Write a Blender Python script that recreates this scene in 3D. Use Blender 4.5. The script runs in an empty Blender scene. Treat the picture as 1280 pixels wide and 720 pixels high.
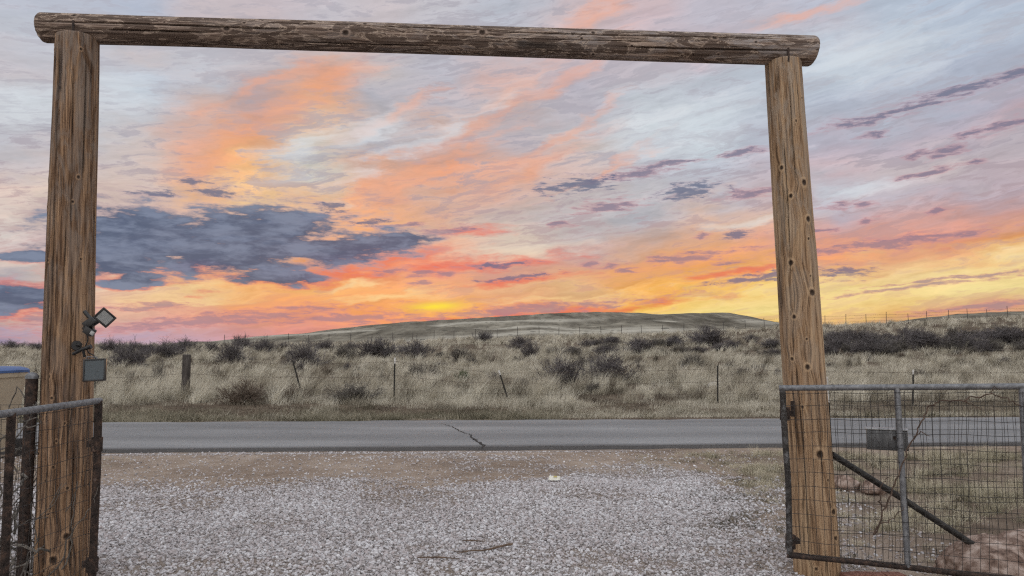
import bpy, bmesh, math, random
import numpy as np
from mathutils import Vector, Matrix

random.seed(7)
RNG = np.random.default_rng(11)
S = bpy.context.scene
COL = S.collection
PI = math.pi

# ------------------------------------------------------------------ camera
F, EYE = 925.0, 1.6
PITCH = math.atan(75 / F)
cp, sp = math.cos(PITCH), math.sin(PITCH)
cam_d = bpy.data.cameras.new('camera')
cam_d.sensor_width = 36
cam_d.lens = 36 * F / 1280
cam_d.clip_start, cam_d.clip_end = 0.05, 20000
cam = bpy.data.objects.new('camera', cam_d)
COL.objects.link(cam)
cam.location = (0, 0, EYE)
cam.rotation_euler = (PI / 2 + PITCH, 0, 0)
S.camera = cam


def ray(px, py):
    a, b = (px - 640) / F, (360 - py) / F
    return np.array([a, cp - b * sp, sp + b * cp])


def at(px, py, Y):
    d = ray(px, py)
    return Vector((d[0] * Y / d[1], Y, EYE + d[2] * Y / d[1]))


# ------------------------------------------------------------------ numpy noise
def _hash(ix, iy, iz, seed):
    h = (ix.astype(np.int64) * 374761393 + iy.astype(np.int64) * 668265263 + iz.astype(np.int64) * 2147483647 + seed * 1274126177) & 0xFFFFFFFF
    h = ((h ^ (h >> 13)) * 1274126177) & 0xFFFFFFFF
    h = h ^ (h >> 16)
    return (h & 0xFFFF) / 65535.0


def vnoise(x, y, z=0.0, seed=0):
    x, y, z = np.broadcast_arrays(np.asarray(x, float), np.asarray(y, float), np.asarray(z, float))
    ix, iy, iz = np.floor(x), np.floor(y), np.floor(z)
    fx, fy, fz = x - ix, y - iy, z - iz
    fx, fy, fz = [f * f * (3 - 2 * f) for f in (fx, fy, fz)]
    r = 0
    for a in (0, 1):
        for b in (0, 1):
            for c in (0, 1):
                w = (fx if a else 1 - fx) * (fy if b else 1 - fy) * (fz if c else 1 - fz)
                r = r + w * _hash(ix + a, iy + b, iz + c, seed)
    return r


def fbm(x, y, z=0.0, o=4, seed=0, gain=.5):
    r, a, t = 0, 1, 0
    for k in range(o):
        r = r + a * vnoise(np.asarray(x) * 2 ** k, np.asarray(y) * 2 ** k, np.asarray(z) * 2 ** k, seed + k * 17)
        t += a
        a *= gain
    return r / t


def sstep(a, b, x):
    t = np.clip((np.asarray(x, float) - a) / (b - a), 0, 1)
    return t * t * (3 - 2 * t)


# ------------------------------------------------------------------ terrain
RK = .058                                     # the road's slope in plan
ROAD_NEAR, ROAD_FAR = 12.02, 16.35


def terrain(x, y):
    x, y = np.asarray(x, float), np.asarray(y, float)
    v = y - RK * x
    crest = np.interp(x, [-400, -64, -38, -14, 6, 20, 45, 64, 110, 400], [1.2, 1.45, 1.8, 2.35, 2.95, 3.4, 4.55, 5.5, 6.2, 6.5])
    s = sstep(20, 98, v) ** 1.25
    back = 1 - .45 * sstep(100, 190, v)
    z = crest * s * back
    wob = sstep(17.5, 26, v)
    z = z + wob * (.34 * (fbm(x / 7, y / 7, o=3, seed=3) - .5) + .9 * sstep(40, 80, v) * (fbm(x / 19, y / 13, o=3, seed=9) - .5)) 
    z = z - .10 * np.exp(-((v - 18.6) / 1.1) ** 2)
    # near side : nearly flat, a little uneven
    near = 1 - sstep(9.5, 11.6, v)
    z = z + near * .05 * (fbm(x / 1.6, y / 1.6, o=3, seed=21) - .5)
    z = z - .03 * sstep(11.4, 11.9, v) * (1 - sstep(16.5, 17.2, v))
    return z


def hit(px, py, far=160):
    d = ray(px, py)
    t = np.linspace(4, far, 6000)
    P = d[:, None] * t
    below = EYE + P[2] < terrain(P[0], P[1])
    k = int(np.argmax(below)) if below.any() else len(t) - 1
    return Vector((P[0][k], P[1][k], float(terrain(P[0][k], P[1][k]))))


def tz(x, y):
    return float(terrain(x, y))


# ------------------------------------------------------------------ object helpers
def tag(o, label=None, cat=None, group=None, kind=None):
    if label: o['label'] = label
    if cat: o['category'] = cat
    if group: o['group'] = group
    if kind: o['kind'] = kind
    return o


def empty(name, loc, rz=0):
    o = bpy.data.objects.new(name, None)
    o.empty_display_size = .1
    COL.objects.link(o)
    o.location = loc
    o.rotation_euler = (0, 0, rz)
    return o


def np_mesh(name, V, Q, mats, attrs=None, smooth=False, parent=None):
    """V (n,3), Q (m,k) faces of equal size; attrs {name: per-vertex floats}"""
    V = np.ascontiguousarray(V, dtype=np.float32)
    Q = np.ascontiguousarray(Q, dtype=np.int32)
    if parent is not None:
        V = V - np.array(parent.matrix_basis.translation, dtype=np.float32)
    me = bpy.data.meshes.new(name)
    n, (m, k) = len(V), Q.shape
    me.vertices.add(n)
    me.vertices.foreach_set('co', V.ravel())
    me.loops.add(m * k)
    me.loops.foreach_set('vertex_index', Q.ravel())
    me.polygons.add(m)
    me.polygons.foreach_set('loop_start', np.arange(m, dtype=np.int32) * k)
    me.polygons.foreach_set('use_smooth', np.full(m, smooth, dtype=bool))
    for a, v in (attrs or {}).items():
        at_ = me.attributes.new(a, 'FLOAT', 'POINT')
        at_.data.foreach_set('value', np.ascontiguousarray(v, dtype=np.float32))
    me.update(calc_edges=True)
    me.validate()
    for m_ in (mats if isinstance(mats, (list, tuple)) else [mats]):
        me.materials.append(m_)
    o = bpy.data.objects.new(name, me)
    COL.objects.link(o)
    if parent is not None:
        o.parent = parent
    return o


class MB:
    """collects shapes in world coordinates and links them as one mesh object"""
    def __init__(s):
        s.v, s.f = [], []

    def box(s, c, size, rot=None):
        c = Vector(c)
        hx, hy, hz = [q / 2 for q in size]
        b = len(s.v)
        for x, y, z in ((-1, -1, -1), (1, -1, -1), (1, 1, -1), (-1, 1, -1), (-1, -1, 1), (1, -1, 1), (1, 1, 1), (-1, 1, 1)):
            p = Vector((x * hx, y * hy, z * hz))
            if rot: p = rot @ p
            s.v.append(c + p)
        for f in ((0, 3, 2, 1), (4, 5, 6, 7), (0, 1, 5, 4), (1, 2, 6, 5), (2, 3, 7, 6), (3, 0, 4, 7)):
            s.f.append([b + i for i in f])
        return s

    def tube(s, pts, rad, seg=8, cap=True):
        pts = [Vector(p) for p in pts]
        n = len(pts)
        rad = rad if isinstance(rad, (list, tuple)) else [rad] * n
        b = len(s.v)
        up = None
        for i, p in enumerate(pts):
            t = (pts[min(i + 1, n - 1)] - pts[max(i - 1, 0)]).normalized()
            if up is None or abs(up.dot(t)) > .95:
                up = Vector((0, 0, 1)) if abs(t.z) < .9 else Vector((0, 1, 0))
            x = up.cross(t).normalized()
            y = t.cross(x).normalized()
            up = y
            for k in range(seg):
                a = 2 * PI * k / seg
                s.v.append(p + (x * math.cos(a) + y * math.sin(a)) * rad[i])
        for i in range(n - 1):
            for k in range(seg):
                k2 = (k + 1) % seg
                s.f.append([b + i * seg + k, b + i * seg + k2, b + (i + 1) * seg + k2, b + (i + 1) * seg + k])
        if cap:
            s.f.append([b + k for k in reversed(range(seg))])
            s.f.append([b + (n - 1) * seg + k for k in range(seg)])
        return s

    def build(s, name, m, parent=None, smooth=True, bevel=0, sharp=40):
        off = Vector(parent.matrix_basis.translation) if parent is not None else Vector((0, 0, 0))
        me = bpy.data.meshes.new(name)
        me.from_pydata([tuple(v - off) for v in s.v], [], s.f)
        me.update()
        me.materials.append(m)
        if bevel:
            bm = bmesh.new(); bm.from_mesh(me)
            bmesh.ops.remove_doubles(bm, verts=bm.verts, dist=1e-5)
            bmesh.ops.bevel(bm, geom=[e for e in bm.edges if e.calc_face_angle(0) > .6], offset=bevel, segments=2, affect='EDGES', profile=.5)
            bm.to_mesh(me); bm.free()
        if smooth:
            bm = bmesh.new(); bm.from_mesh(me)
            for f in bm.faces: f.smooth = True
            for e in bm.edges:
                if e.calc_face_angle(0) > math.radians(sharp): e.smooth = False
            bm.to_mesh(me); bm.free()
        o = bpy.data.objects.new(name, me)
        COL.objects.link(o)
        if parent is not None: o.parent = parent
        return o


# ------------------------------------------------------------------ node helpers
class NT:
    def __init__(s, tree):
        s.t = tree
        s.n, s.l = tree.nodes, tree.links

    def set(s, sock, v):
        if isinstance(v, bpy.types.NodeSocket): s.l.new(v, sock)
        elif v is not None:
            if hasattr(sock, 'default_value') and not isinstance(v, (int, float)) and len(v) == 3 and len(sock.default_value) == 4: v = (*v, 1)
            sock.default_value = v

    def m(s, op, a, b=None, c=None, clamp=False):
        n = s.n.new('ShaderNodeMath'); n.operation = op; n.use_clamp = clamp
        for i, v in enumerate((a, b, c)):
            if v is not None: s.set(n.inputs[i], v)
        return n.outputs[0]

    def v(s, op, a, b=None, scale=None):
        n = s.n.new('ShaderNodeVectorMath'); n.operation = op
        s.set(n.inputs[0], a)
        if b is not None: s.set(n.inputs[1], b)
        if scale is not None: s.set(n.inputs['Scale'], scale)
        return n.outputs['Value'] if op in ('LENGTH', 'DOT_PRODUCT', 'DISTANCE') else n.outputs[0]

    def xyz(s, x=0.0, y=0.0, z=0.0):
        n = s.n.new('ShaderNodeCombineXYZ')
        for i, v in enumerate((x, y, z)): s.set(n.inputs[i], v)
        return n.outputs[0]

    def sep(s, v):
        n = s.n.new('ShaderNodeSeparateXYZ'); s.set(n.inputs[0], v)
        return n.outputs

    def mix(s, f, a, b, blend='MIX'):
        n = s.n.new('ShaderNodeMix'); n.data_type = 'RGBA'; n.blend_type = blend
        s.set(n.inputs[0], f); s.set(n.inputs[6], a); s.set(n.inputs[7], b)
        return n.outputs[2]

    def ss(s, x, a, b):
        n = s.n.new('ShaderNodeMapRange'); n.interpolation_type = 'SMOOTHSTEP'
        s.set(n.inputs[0], x); s.set(n.inputs[1], a); s.set(n.inputs[2], b)
        return n.outputs[0]

    def lin(s, x, a, b, c=0.0, d=1.0):
        n = s.n.new('ShaderNodeMapRange'); n.clamp = True
        for i, v in enumerate((x, a, b, c, d)): s.set(n.inputs[i], v)
        return n.outputs[0]

    def ramp(s, f, stops, interp='LINEAR'):
        n = s.n.new('ShaderNodeValToRGB'); cr = n.color_ramp; cr.interpolation = interp
        while len(cr.elements) < len(stops): cr.elements.new(.5)
        for e, (p, c) in zip(cr.elements, stops): e.position = p; e.color = (*c, 1)
        s.set(n.inputs[0], f)
        return n.outputs[0]

    def noise(s, vec, scale=5.0, detail=2.0, rough=.5, dist=0.0, col=False, lac=2.0, dims='3D'):
        n = s.n.new('ShaderNodeTexNoise'); n.noise_dimensions = dims
        if vec is not None: s.set(n.inputs['Vector'], vec)
        s.set(n.inputs['Scale'], scale); s.set(n.inputs['Detail'], detail); s.set(n.inputs['Roughness'], rough)
        s.set(n.inputs['Distortion'], dist); s.set(n.inputs['Lacunarity'], lac)
        return n.outputs[1] if col else n.outputs[0]

    def voro(s, vec, scale, feature='F1', out=0, rnd=1.0):
        n = s.n.new('ShaderNodeTexVoronoi'); n.feature = feature
        s.set(n.inputs['Vector'], vec); s.set(n.inputs['Scale'], scale)
        if 'Randomness' in n.inputs: s.set(n.inputs['Randomness'], rnd)
        return n.outputs[out]

    def attr(s, name, out='Fac'):
        n = s.n.new('ShaderNodeAttribute'); n.attribute_name = name
        return n.outputs[out]

    def pos(s):
        return s.n.new('ShaderNodeNewGeometry').outputs['Position']

    def obj(s):
        return s.n.new('ShaderNodeTexCoord').outputs['Object']

    def bump(s, h, strength=.5, dist=.01):
        n = s.n.new('ShaderNodeBump'); s.set(n.inputs['Height'], h)
        n.inputs['Strength'].default_value = strength; n.inputs['Distance'].default_value = dist
        return n.outputs[0]


def mat(name):
    m = bpy.data.materials.new(name); m.use_nodes = True
    n = NT(m.node_tree)
    b = m.node_tree.nodes['Principled BSDF']
    b.inputs['Specular IOR Level'].default_value = .25
    return m, n, b


def lin1(c):
    c /= 255
    return c / 12.92 if c <= .04045 else ((c + .055) / 1.055) ** 2.4


def rgb(r, g, b):
    return (lin1(r), lin1(g), lin1(b))
# ------------------------------------------------------------------ sky
SUN_AZ = math.atan2(-100, 925)
SUN_EL = math.radians(1.6)


def px2ae(px, py):
    d = ray(px, py)
    d = d / np.linalg.norm(d)
    return math.atan2(d[0], d[1]), math.asin(d[2])


ROWS = [0, 30, 60, 90, 120, 150, 180, 210, 240, 270, 300, 330, 360, 390, 420]
SKY = {
    0: "197,203,218 200,206,218 205,205,214 212,205,210 213,217,224 214,217,222 198,199,207 208,200,203 222,200,190 218,208,200 212,200,198 215,200,190 170,165,178 225,190,165 165,150,175",
    80: "195,202,218 198,205,218 204,206,216 214,212,218 214,220,228 210,215,222 200,200,207 215,203,203 225,205,192 220,205,195 205,190,190 215,195,185 205,185,175 228,190,165 188,166,182",
    160: "190,200,220 195,202,218 208,200,203 203,212,226 204,215,228 206,206,212 218,204,200 222,208,204 222,200,190 215,195,185 225,195,180 235,195,170 242,205,165 230,180,160 194,168,186",
    240: "212,198,202 215,198,200 203,202,210 200,204,214 210,186,180 222,180,164 222,180,165 240,178,145 240,190,150 225,190,170 235,185,150 240,190,150 245,205,150 235,175,150 202,164,176",
    320: "210,196,202 214,195,196 203,202,210 200,190,194 198,168,166 205,165,155 238,168,122 250,190,130 248,210,160 235,190,150 240,190,150 245,180,120 250,185,120 240,165,125 212,154,156",
    400: "208,202,210 206,200,208 215,190,182 235,165,130 240,170,125 240,185,145 230,205,180 210,208,200 240,195,155 250,190,135 250,175,115 250,165,100 252,190,120 248,165,115 222,148,138",
    480: "214,203,207 210,202,208 213,200,202 210,200,200 188,186,196 205,196,198 190,186,192 222,180,160 235,175,148 250,190,140 250,170,115 246,140,105 250,180,120 248,165,100 226,142,122",
    560: "207,205,213 207,204,212 200,199,210 192,191,203 196,190,198 215,180,168 200,184,186 235,170,140 222,182,162 226,176,152 222,196,176 240,160,135 246,180,130 250,180,95 220,140,110",
    640: "200,206,220 203,206,218 214,200,205 222,182,174 218,182,172 195,186,192 200,186,190 226,178,158 225,185,170 206,188,182 218,200,184 225,165,148 238,184,140 244,155,105 225,140,100",
    720: "214,199,206 220,194,194 218,196,200 190,186,200 198,190,200 198,196,202 214,200,195 218,194,188 208,194,190 200,194,196 198,186,186 222,168,148 235,190,140 240,160,110 235,150,100",
    800: "222,195,198 216,192,198 212,196,204 205,196,204 205,212,222 210,218,224 205,210,218 195,198,208 200,196,200 192,192,200 205,178,168 228,172,135 245,175,95 248,200,90 240,190,90",
    880: "208,200,212 202,198,212 210,195,205 204,212,224 200,208,220 203,214,224 205,216,225 198,204,216 195,196,206 224,190,172 225,172,138 240,170,105 248,190,100 252,226,140 245,190,90",
    960: "196,198,214 205,196,206 200,208,222 198,210,224 198,208,222 198,206,220 190,194,208 200,190,200 205,188,192 228,190,168 222,165,145 246,178,115 250,210,118 250,226,148 240,185,95",
    1040: "196,202,220 203,198,210 200,212,228 196,210,226 188,198,216 188,192,208 195,186,200 212,190,196 198,198,208 195,180,190 228,165,148 246,170,120 244,218,145 248,214,140 236,178,105",
    1120: "190,205,224 194,208,225 198,208,222 190,202,220 185,190,206 182,188,204 195,182,194 208,195,198 198,190,200 215,172,168 226,160,140 242,196,142 247,224,150 238,190,120 225,170,115",
    1200: "188,205,226 192,206,224 186,200,220 182,192,212 178,186,204 185,178,194 188,178,190 205,192,194 195,182,192 212,165,158 230,155,125 248,216,146 248,228,158 224,168,125 215,160,120",
    1280: "186,202,224 188,202,220 182,194,214 174,180,198 182,174,190 196,170,178 192,182,190 200,184,190 190,174,184 205,158,150 236,165,110 250,222,152 246,224,155 212,158,125 205,150,125",
}
# (px, py, half width, half height, tilt up to the right) of the clouds, turned into azimuth and elevation
SLATE = [(170, 296, 155, 54, 0), (315, 290, 155, 50, 0), (150, 330, 90, 24, 0), (290, 322, 160, 34, 0), (420, 312, 130, 28, 4), (495, 303, 80, 16, 6),
         (345, 347, 80, 12, 0), (40, 320, 60, 13, 0), (20, 374, 90, 24, 3), (165, 349, 60, 12, 8)]
SMALL = [(410, 256, 24, 8, 10), (462, 276, 30, 7, 5),
         (190, 241, 36, 6, 0), (270, 238, 30, 6, 0), (240, 226, 24, 5, 0), (720, 231, 60, 14, 5), (862, 241, 48, 12, 10), (918, 292, 22, 9, 6),
         (962, 346, 62, 9, 3), (1052, 342, 48, 9, 3), (920, 352, 50, 4, 4), (661, 345, 46, 6, 3), (629, 348, 40, 4, 2), (625, 330, 40, 5, 2)]
MAUVE = [(565, 289, 50, 9, 14), (790, 217, 60, 8, 8), (935, 242, 42, 7, 4), (700, 282, 20, 5, 0), (738, 329, 20, 5, 0), (765, 331, 20, 5, 8), (789, 338, 18, 5, 0),
         (910, 330, 22, 4, 4), (875, 295, 16, 5, 0), (830, 204, 60, 5, 9), (930, 190, 46, 6, 9), (1120, 140, 90, 8, 5), (1190, 116, 90, 11, 4), (1268, 94, 60, 8, 8),
         (1060, 156, 60, 6, 10), (1092, 166, 24, 6, 0), (1185, 189, 30, 9, 10), (1212, 168, 30, 8, 6), (1145, 193, 20, 6, 5), (1262, 158, 50, 8, 5), (1222, 203, 28, 5, 8),
         (1050, 256, 26, 6, 6), (1082, 254, 18, 5, 4), (1176, 265, 18, 6, 0), (1084, 276, 20, 5, 6), (495, 338, 34, 6, 4), (530, 341, 20, 5, 0), (560, 341, 18, 5, 4),
         (527, 354, 18, 6, 0), (500, 281, 50, 4, 0), (200, 381, 70, 7, 3), (610, 330, 60, 4, 0), (640, 388, 240, 8, 1), (260, 400, 260, 12, 1), (430, 398, 120, 8, -1),
         (60, 396, 90, 14, 0), (1160, 215, 50, 5, 4), (1020, 290, 36, 4, 3), (760, 258, 50, 10, 10), (1110, 305, 160, 10, 7), (1200, 345, 130, 4, 5), (1130, 360, 150, 4, 5), (1230, 385, 120, 7, 4), (860, 322, 100, 6, 8)]
ORANGE = [(560, 205, 120, 9, 32), (625, 118, 110, 8, 30), (695, 165, 110, 8, 28), (505, 145, 90, 8, 32), (745, 212, 90, 7, 20), (450, 236, 90, 10, 25), (335, 105, 110, 10, 34), (362, 140, 165, 22, 33), (430, 90, 60, 22, 40), (285, 195, 60, 16, 20), (600, 150, 120, 16, 30), (520, 214, 90, 16, 20), (665, 205, 90, 16, 15), (480, 320, 130, 18, 8),
          (420, 262, 90, 22, 5), (700, 100, 80, 14, 30), (820, 335, 170, 14, 8), (740, 22, 90, 16, 15), (1000, 20, 110, 8, 12), (1080, 318, 150, 9, 8), (360, 372, 140, 18, 4)]
RED = [(490, 322, 110, 14, 12), (420, 340, 90, 13, 8), (245, 338, 60, 9, 8), (585, 291, 60, 10, 14), (600, 330, 120, 9, 0), (650, 350, 90, 8, 0), (700, 388, 200, 7, 0), (600, 397, 130, 5, 3), (930, 340, 90, 7, 5)]
PALE = [(560, 160, 150, 12, 30), (388, 195, 50, 22, 25), (145, 112, 45, 30, 0), (650, 311, 80, 10, 0), (860, 155, 130, 40, 10), (1070, 75, 140, 40, 8), (470, 170, 60, 20, 20), (20, 135, 60, 30, 0), (700, 371, 100, 7, 0),
        (480, 372, 60, 6, 0), (250, 370, 100, 9, 0), (1070, 235, 60, 8, 5), (440, 350, 50, 5, 10), (940, 275, 80, 8, 12), (1010, 368, 280, 20, 3), (1180, 340, 180, 14, 4)]

W = bpy.data.worlds.new('World')
S.world = W
W.use_nodes = True
w = NT(W.node_tree)
W.node_tree.nodes.clear()
D = w.v('NORMALIZE', w.n.new('ShaderNodeTexCoord').outputs['Generated'])
dx, dy, dz = w.sep(D)
AZ = w.m('ARCTAN2', dx, dy)
EL = w.m('ARCSINE', dz)
# coordinates on a flat cloud deck: stretched towards the horizon as real cloud layers are
inv = w.m('DIVIDE', 1.0, w.m('ADD', w.m('MAXIMUM', dz, 0.0), .16))
DECK = w.xyz(w.m('MULTIPLY', dx, inv), w.m('MULTIPLY', dy, inv), 0.0)
AEV = w.xyz(AZ, w.m('MULTIPLY', EL, 2.3), 0.0)
rotn = w.n.new('ShaderNodeMapping'); rotn.inputs['Rotation'].default_value = (0, 0, math.radians(-24)); w.set(rotn.inputs[0], AEV)
STREAK = w.v('MULTIPLY', rotn.outputs[0], (.45, 1.7, 1))
wA = w.noise(DECK, 1.5, 3, .58, col=True, dims='2D')
wB = w.noise(AEV, 16, 4, .62, col=True, dims='2D')
wC = w.noise(STREAK, 9, 4, .6, col=True, dims='2D')
off = w.v('ADD', w.v('SCALE', w.v('SUBTRACT', wA, (.5, .5, .5)), scale=.09),
          w.v('ADD', w.v('SCALE', w.v('SUBTRACT', wB, (.5, .5, .5)), scale=.055), w.v('SCALE', w.v('SUBTRACT', wC, (.5, .5, .5)), scale=.05)))
ox, oy, oz = w.sep(off)
AZW = w.m('ADD', AZ, ox)
ELW = w.m('ADD', EL, w.m('MULTIPLY', oy, w.lin(EL, 0.0, .22, .22, .75)))
EMAX = math.radians(28)
fac = w.m('DIVIDE', ELW, EMAX, clamp=True)
base, prev = None, None
for px in sorted(SKY):
    cs = [tuple(int(q) for q in c.split(',')) for c in SKY[px].split()]
    stops = sorted((max(0, px2ae(px, py)[1]) / EMAX, rgb(*c)) for py, c in zip(ROWS, cs))
    c = w.ramp(fac if base is None else w.m('MULTIPLY_ADD', base, 1e-7, fac), stops, 'LINEAR')   # the tiny term only keeps the nodes in order
    a = px2ae(px, 250)[0]
    base = c if base is None else w.mix(w.ss(AZW, prev, a), base, c)
    prev = a
# the rest of the dome, outside what the photograph shows
side = w.ramp(w.m('DIVIDE', ELW, PI / 2, clamp=True), [(0, rgb(196, 186, 180)), (.1, rgb(212, 204, 196)), (.25, rgb(206, 207, 210)), (.55, rgb(204, 208, 214)), (1, rgb(194, 204, 218))])
dek = w.noise(DECK, 1.1, 4, .6, dims='2D')
side = w.mix(w.ss(dek, .42, .66), side, rgb(216, 211, 204))
away = w.ss(w.m('ABSOLUTE', AZ), .72, 1.25)
up = w.ss(EL, math.radians(25), math.radians(40))
# streaky light and dark texture through the whole deck
n1 = w.noise(w.v('ADD', STREAK, off), 13, 6, .62, dims='2D')
n2 = w.noise(w.v('ADD', w.v('MULTIPLY', AEV, (1, 2.2, 1)), off), 9, 6, .62, dims='2D')
tex = w.m('ADD', w.m('MULTIPLY', w.m('SUBTRACT', n1, .5), .60), w.m('MULTIPLY', w.m('SUBTRACT', n2, .5), .40))
n3 = w.noise(w.v('ADD', w.v('MULTIPLY', STREAK, (1.3, 1, 1)), w.v('SCALE', off, scale=.5)), 46, 5, .68, dims='2D')
calm = w.m('MULTIPLY', w.ss(EL, .22, .38), w.ss(w.m('ABSOLUTE', w.m('SUBTRACT', AZ, -.05)), .05, .5))      # smoother high cloud towards the upper corners
tex = w.m('MULTIPLY', w.m('ADD', tex, w.m('MULTIPLY', w.m('SUBTRACT', n3, .5), .26)), w.lin(calm, 0, 1, .95, .55))
base = w.v('SCALE', base, scale=w.m('ADD', w.lin(EL, .15, .35, .985, .945), tex))
greys = w.m('ADD', w.m('MULTIPLY', n2, .55), w.m('MULTIPLY', n3, .45))
base = w.mix(w.m('MULTIPLY', w.ss(greys, .485, .60), w.m('MULTIPLY', w.lin(EL, .03, .20, .32, .64), w.lin(calm, 0, 1, 1.0, .6))), base, w.mix(w.lin(EL, .06, .25), rgb(188, 140, 132), rgb(160, 155, 168)))
base = w.mix(w.m('MULTIPLY', w.ss(n1, .53, .75), .22), base, w.v('MULTIPLY', base, (1.22, 1.02, .92)))


def field(blobs, noise_v, warp=.6):
    q0 = w.xyz(w.m('ADD', AZ, w.m('MULTIPLY', ox, warp)), w.m('ADD', EL, w.m('MULTIPLY', oy, warp * .5)), 0.0)
    f = None                                   # the smallest distance to any cloud's centre, in units of its size
    groups = {}
    for b in blobs: groups.setdefault(5 if abs(b[4]) < 15 else 30, []).append(b)
    for tilt, bl in groups.items():
        c, s_ = math.cos(math.radians(tilt)), math.sin(math.radians(tilt))
        q = w.xyz(w.v('DOT_PRODUCT', q0, (c, s_, 0)), w.v('DOT_PRODUCT', q0, (-s_, c, 0)), 0.0)
        for i, (px, py, rx, ry, _) in enumerate(bl):
            a, e = px2ae(px, py)
            ra = abs(px2ae(px + rx / 2, py)[0] - px2ae(px - rx / 2, py)[0])
            re = abs(px2ae(px, py + ry / 2)[1] - px2ae(px, py - ry / 2)[1])
            if i % 8 == 7 and f is not None:       # keeps the nodes in order
                k = w.n.new('ShaderNodeVectorMath'); k.operation = 'MULTIPLY_ADD'
                w.set(k.inputs[0], f); k.inputs[1].default_value = (1e-9, 0, 0); w.set(k.inputs[2], q)
                q = k.outputs[0]
            n = w.n.new('ShaderNodeVectorMath'); n.operation = 'MULTIPLY_ADD'
            w.set(n.inputs[0], q); n.inputs[1].default_value = (1 / ra, 1 / re, 0)
            n.inputs[2].default_value = (-(c * a + s_ * e) / ra, -(-s_ * a + c * e) / re, 0)
            L = w.v('LENGTH', n.outputs[0])
            f = L if f is None else w.m('MINIMUM', f, L)
    return w.m('ADD', w.m('MAXIMUM', w.m('SUBTRACT', 1.0, f), -1.0), noise_v)


nf = w.noise(w.v('MULTIPLY', AEV, (1, 2.0, 1)), 22, 6, .6, dims='2D')
nfa = w.m('MULTIPLY', w.m('SUBTRACT', nf, .5), 2.2)
nfo = w.m('ADD', w.m('MULTIPLY', w.m('SUBTRACT', n1, .5), 1.8), w.m('MULTIPLY', w.m('SUBTRACT', n3, .5), 1.0))
nfs = w.noise(w.v('ADD', w.v('MULTIPLY', AEV, (1, 2.1, 1)), w.v('SCALE', off, scale=.4)), 42, 6, .64, dims='2D')
nfs = w.m('MULTIPLY', w.m('SUBTRACT', nfs, .5), 3.0)
base = w.mix(w.m('MULTIPLY', w.ss(EL, .16, .36), .22), base, w.mix(n2, rgb(160, 162, 172), rgb(214, 212, 214)))
fO = w.ss(field(ORANGE, nfo, 1.0), -.35, 1.15)
base = w.mix(w.m('MULTIPLY', fO, .42), base, w.mix(w.ss(EL, .05, .22), rgb(255, 168, 98), rgb(255, 168, 118)))
fP = w.ss(field(PALE, nfo, 1.0), -.4, 1.3)
base = w.mix(w.m('MULTIPLY', fP, .6), base, w.mix(w.ss(EL, .06, .20), rgb(255, 226, 160), rgb(222, 230, 236)))
gA, gE = px2ae(545, 383)
glow = w.n.new('ShaderNodeMapping'); glow.vector_type = 'TEXTURE'
glow.inputs['Location'].default_value = (gA, gE, 0); glow.inputs['Scale'].default_value = (.032, .0055, 1); glow.inputs['Rotation'].default_value = (0, 0, math.radians(3))
w.set(glow.inputs[0], w.xyz(AZ, EL, 0.0))
gl = w.m('EXPONENT', w.m('MULTIPLY', w.m('POWER', w.v('LENGTH', glow.outputs[0]), 2.0), -1.0))
base = w.mix(gl, base, rgb(255, 226, 70))
fR = w.ss(field(RED, w.m('MULTIPLY', nfa, .8), .6), -.2, .9)
base = w.mix(w.m('MULTIPLY', fR, .72), base, rgb(236, 104, 84))
fM = field(MAUVE, w.m('ADD', w.m('MULTIPLY', nfs, .75), w.m('MULTIPLY', nfa, .4)), .35)
mM = w.ss(fM, -.1, .75)
near_sun = w.lin(EL, .02, .30, 1.0, .0)
mauve = w.mix(near_sun, rgb(116, 118, 142), rgb(166, 128, 142))
base = w.mix(w.m('MULTIPLY', mM, w.lin(EL, .06, .2, .72, .85)), base, w.mix(w.ss(fM, .1, .9), w.mix(near_sun, rgb(190, 160, 172), rgb(226, 140, 128)), mauve))
nb = w.noise(w.v('ADD', w.v('MULTIPLY', AEV, (1, 1.25, 1)), w.v('SCALE', off, scale=.6)), 15, 5, .62, dims='2D')
fS = field(SLATE, w.m('ADD', w.m('MULTIPLY', w.m('SUBTRACT', nb, .5), 1.1), w.m('MULTIPLY', w.m('SUBTRACT', nf, .5), 1.3)), .45)
mS = w.ss(fS, -.20, .46)
under = w.ss(w.m('ADD', EL, w.m('MULTIPLY', w.m('SUBTRACT', nf, .5), .06)), .068, .115)
rim = w.mix(under, rgb(236, 112, 92), rgb(196, 172, 172))
body = w.mix(w.ss(w.m('ADD', w.m('MULTIPLY', nb, .6), w.m('MULTIPLY', nf, .4)), .40, .64), rgb(76, 92, 120), rgb(120, 133, 158))
base = w.mix(w.m('MULTIPLY', mS, .94), base, w.mix(w.ss(fS, .06, .46), rim, body))
fT_ = field(SMALL, w.m('ADD', nfs, w.m('MULTIPLY', nfa, .3)), .35)
base = w.mix(w.m('MULTIPLY', w.ss(fT_, -.15, .85), .85), base, w.mix(w.ss(fT_, .0, .6), w.mix(w.lin(EL, .05, .2), rgb(228, 140, 118), rgb(190, 168, 180)), w.mix(w.lin(EL, .05, .2), rgb(132, 112, 136), rgb(104, 112, 138))))
rest = w.v('SCALE', side, scale=w.m('ADD', w.lin(w.m('ABSOLUTE', AZ), 1.5, 2.6, .95, 2.1), w.m('MULTIPLY', w.ss(EL, .5, 1.2), .55)))      # unseen sky behind and overhead, brightened to fill the front faces
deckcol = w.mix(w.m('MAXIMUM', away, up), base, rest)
deckcol = w.mix(w.ss(EL, -.02, -.10), deckcol, rgb(120, 112, 100))
sky = w.n.new('ShaderNodeTexSky'); sky.sky_type = 'NISHITA'; sky.sun_disc = False
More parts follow.
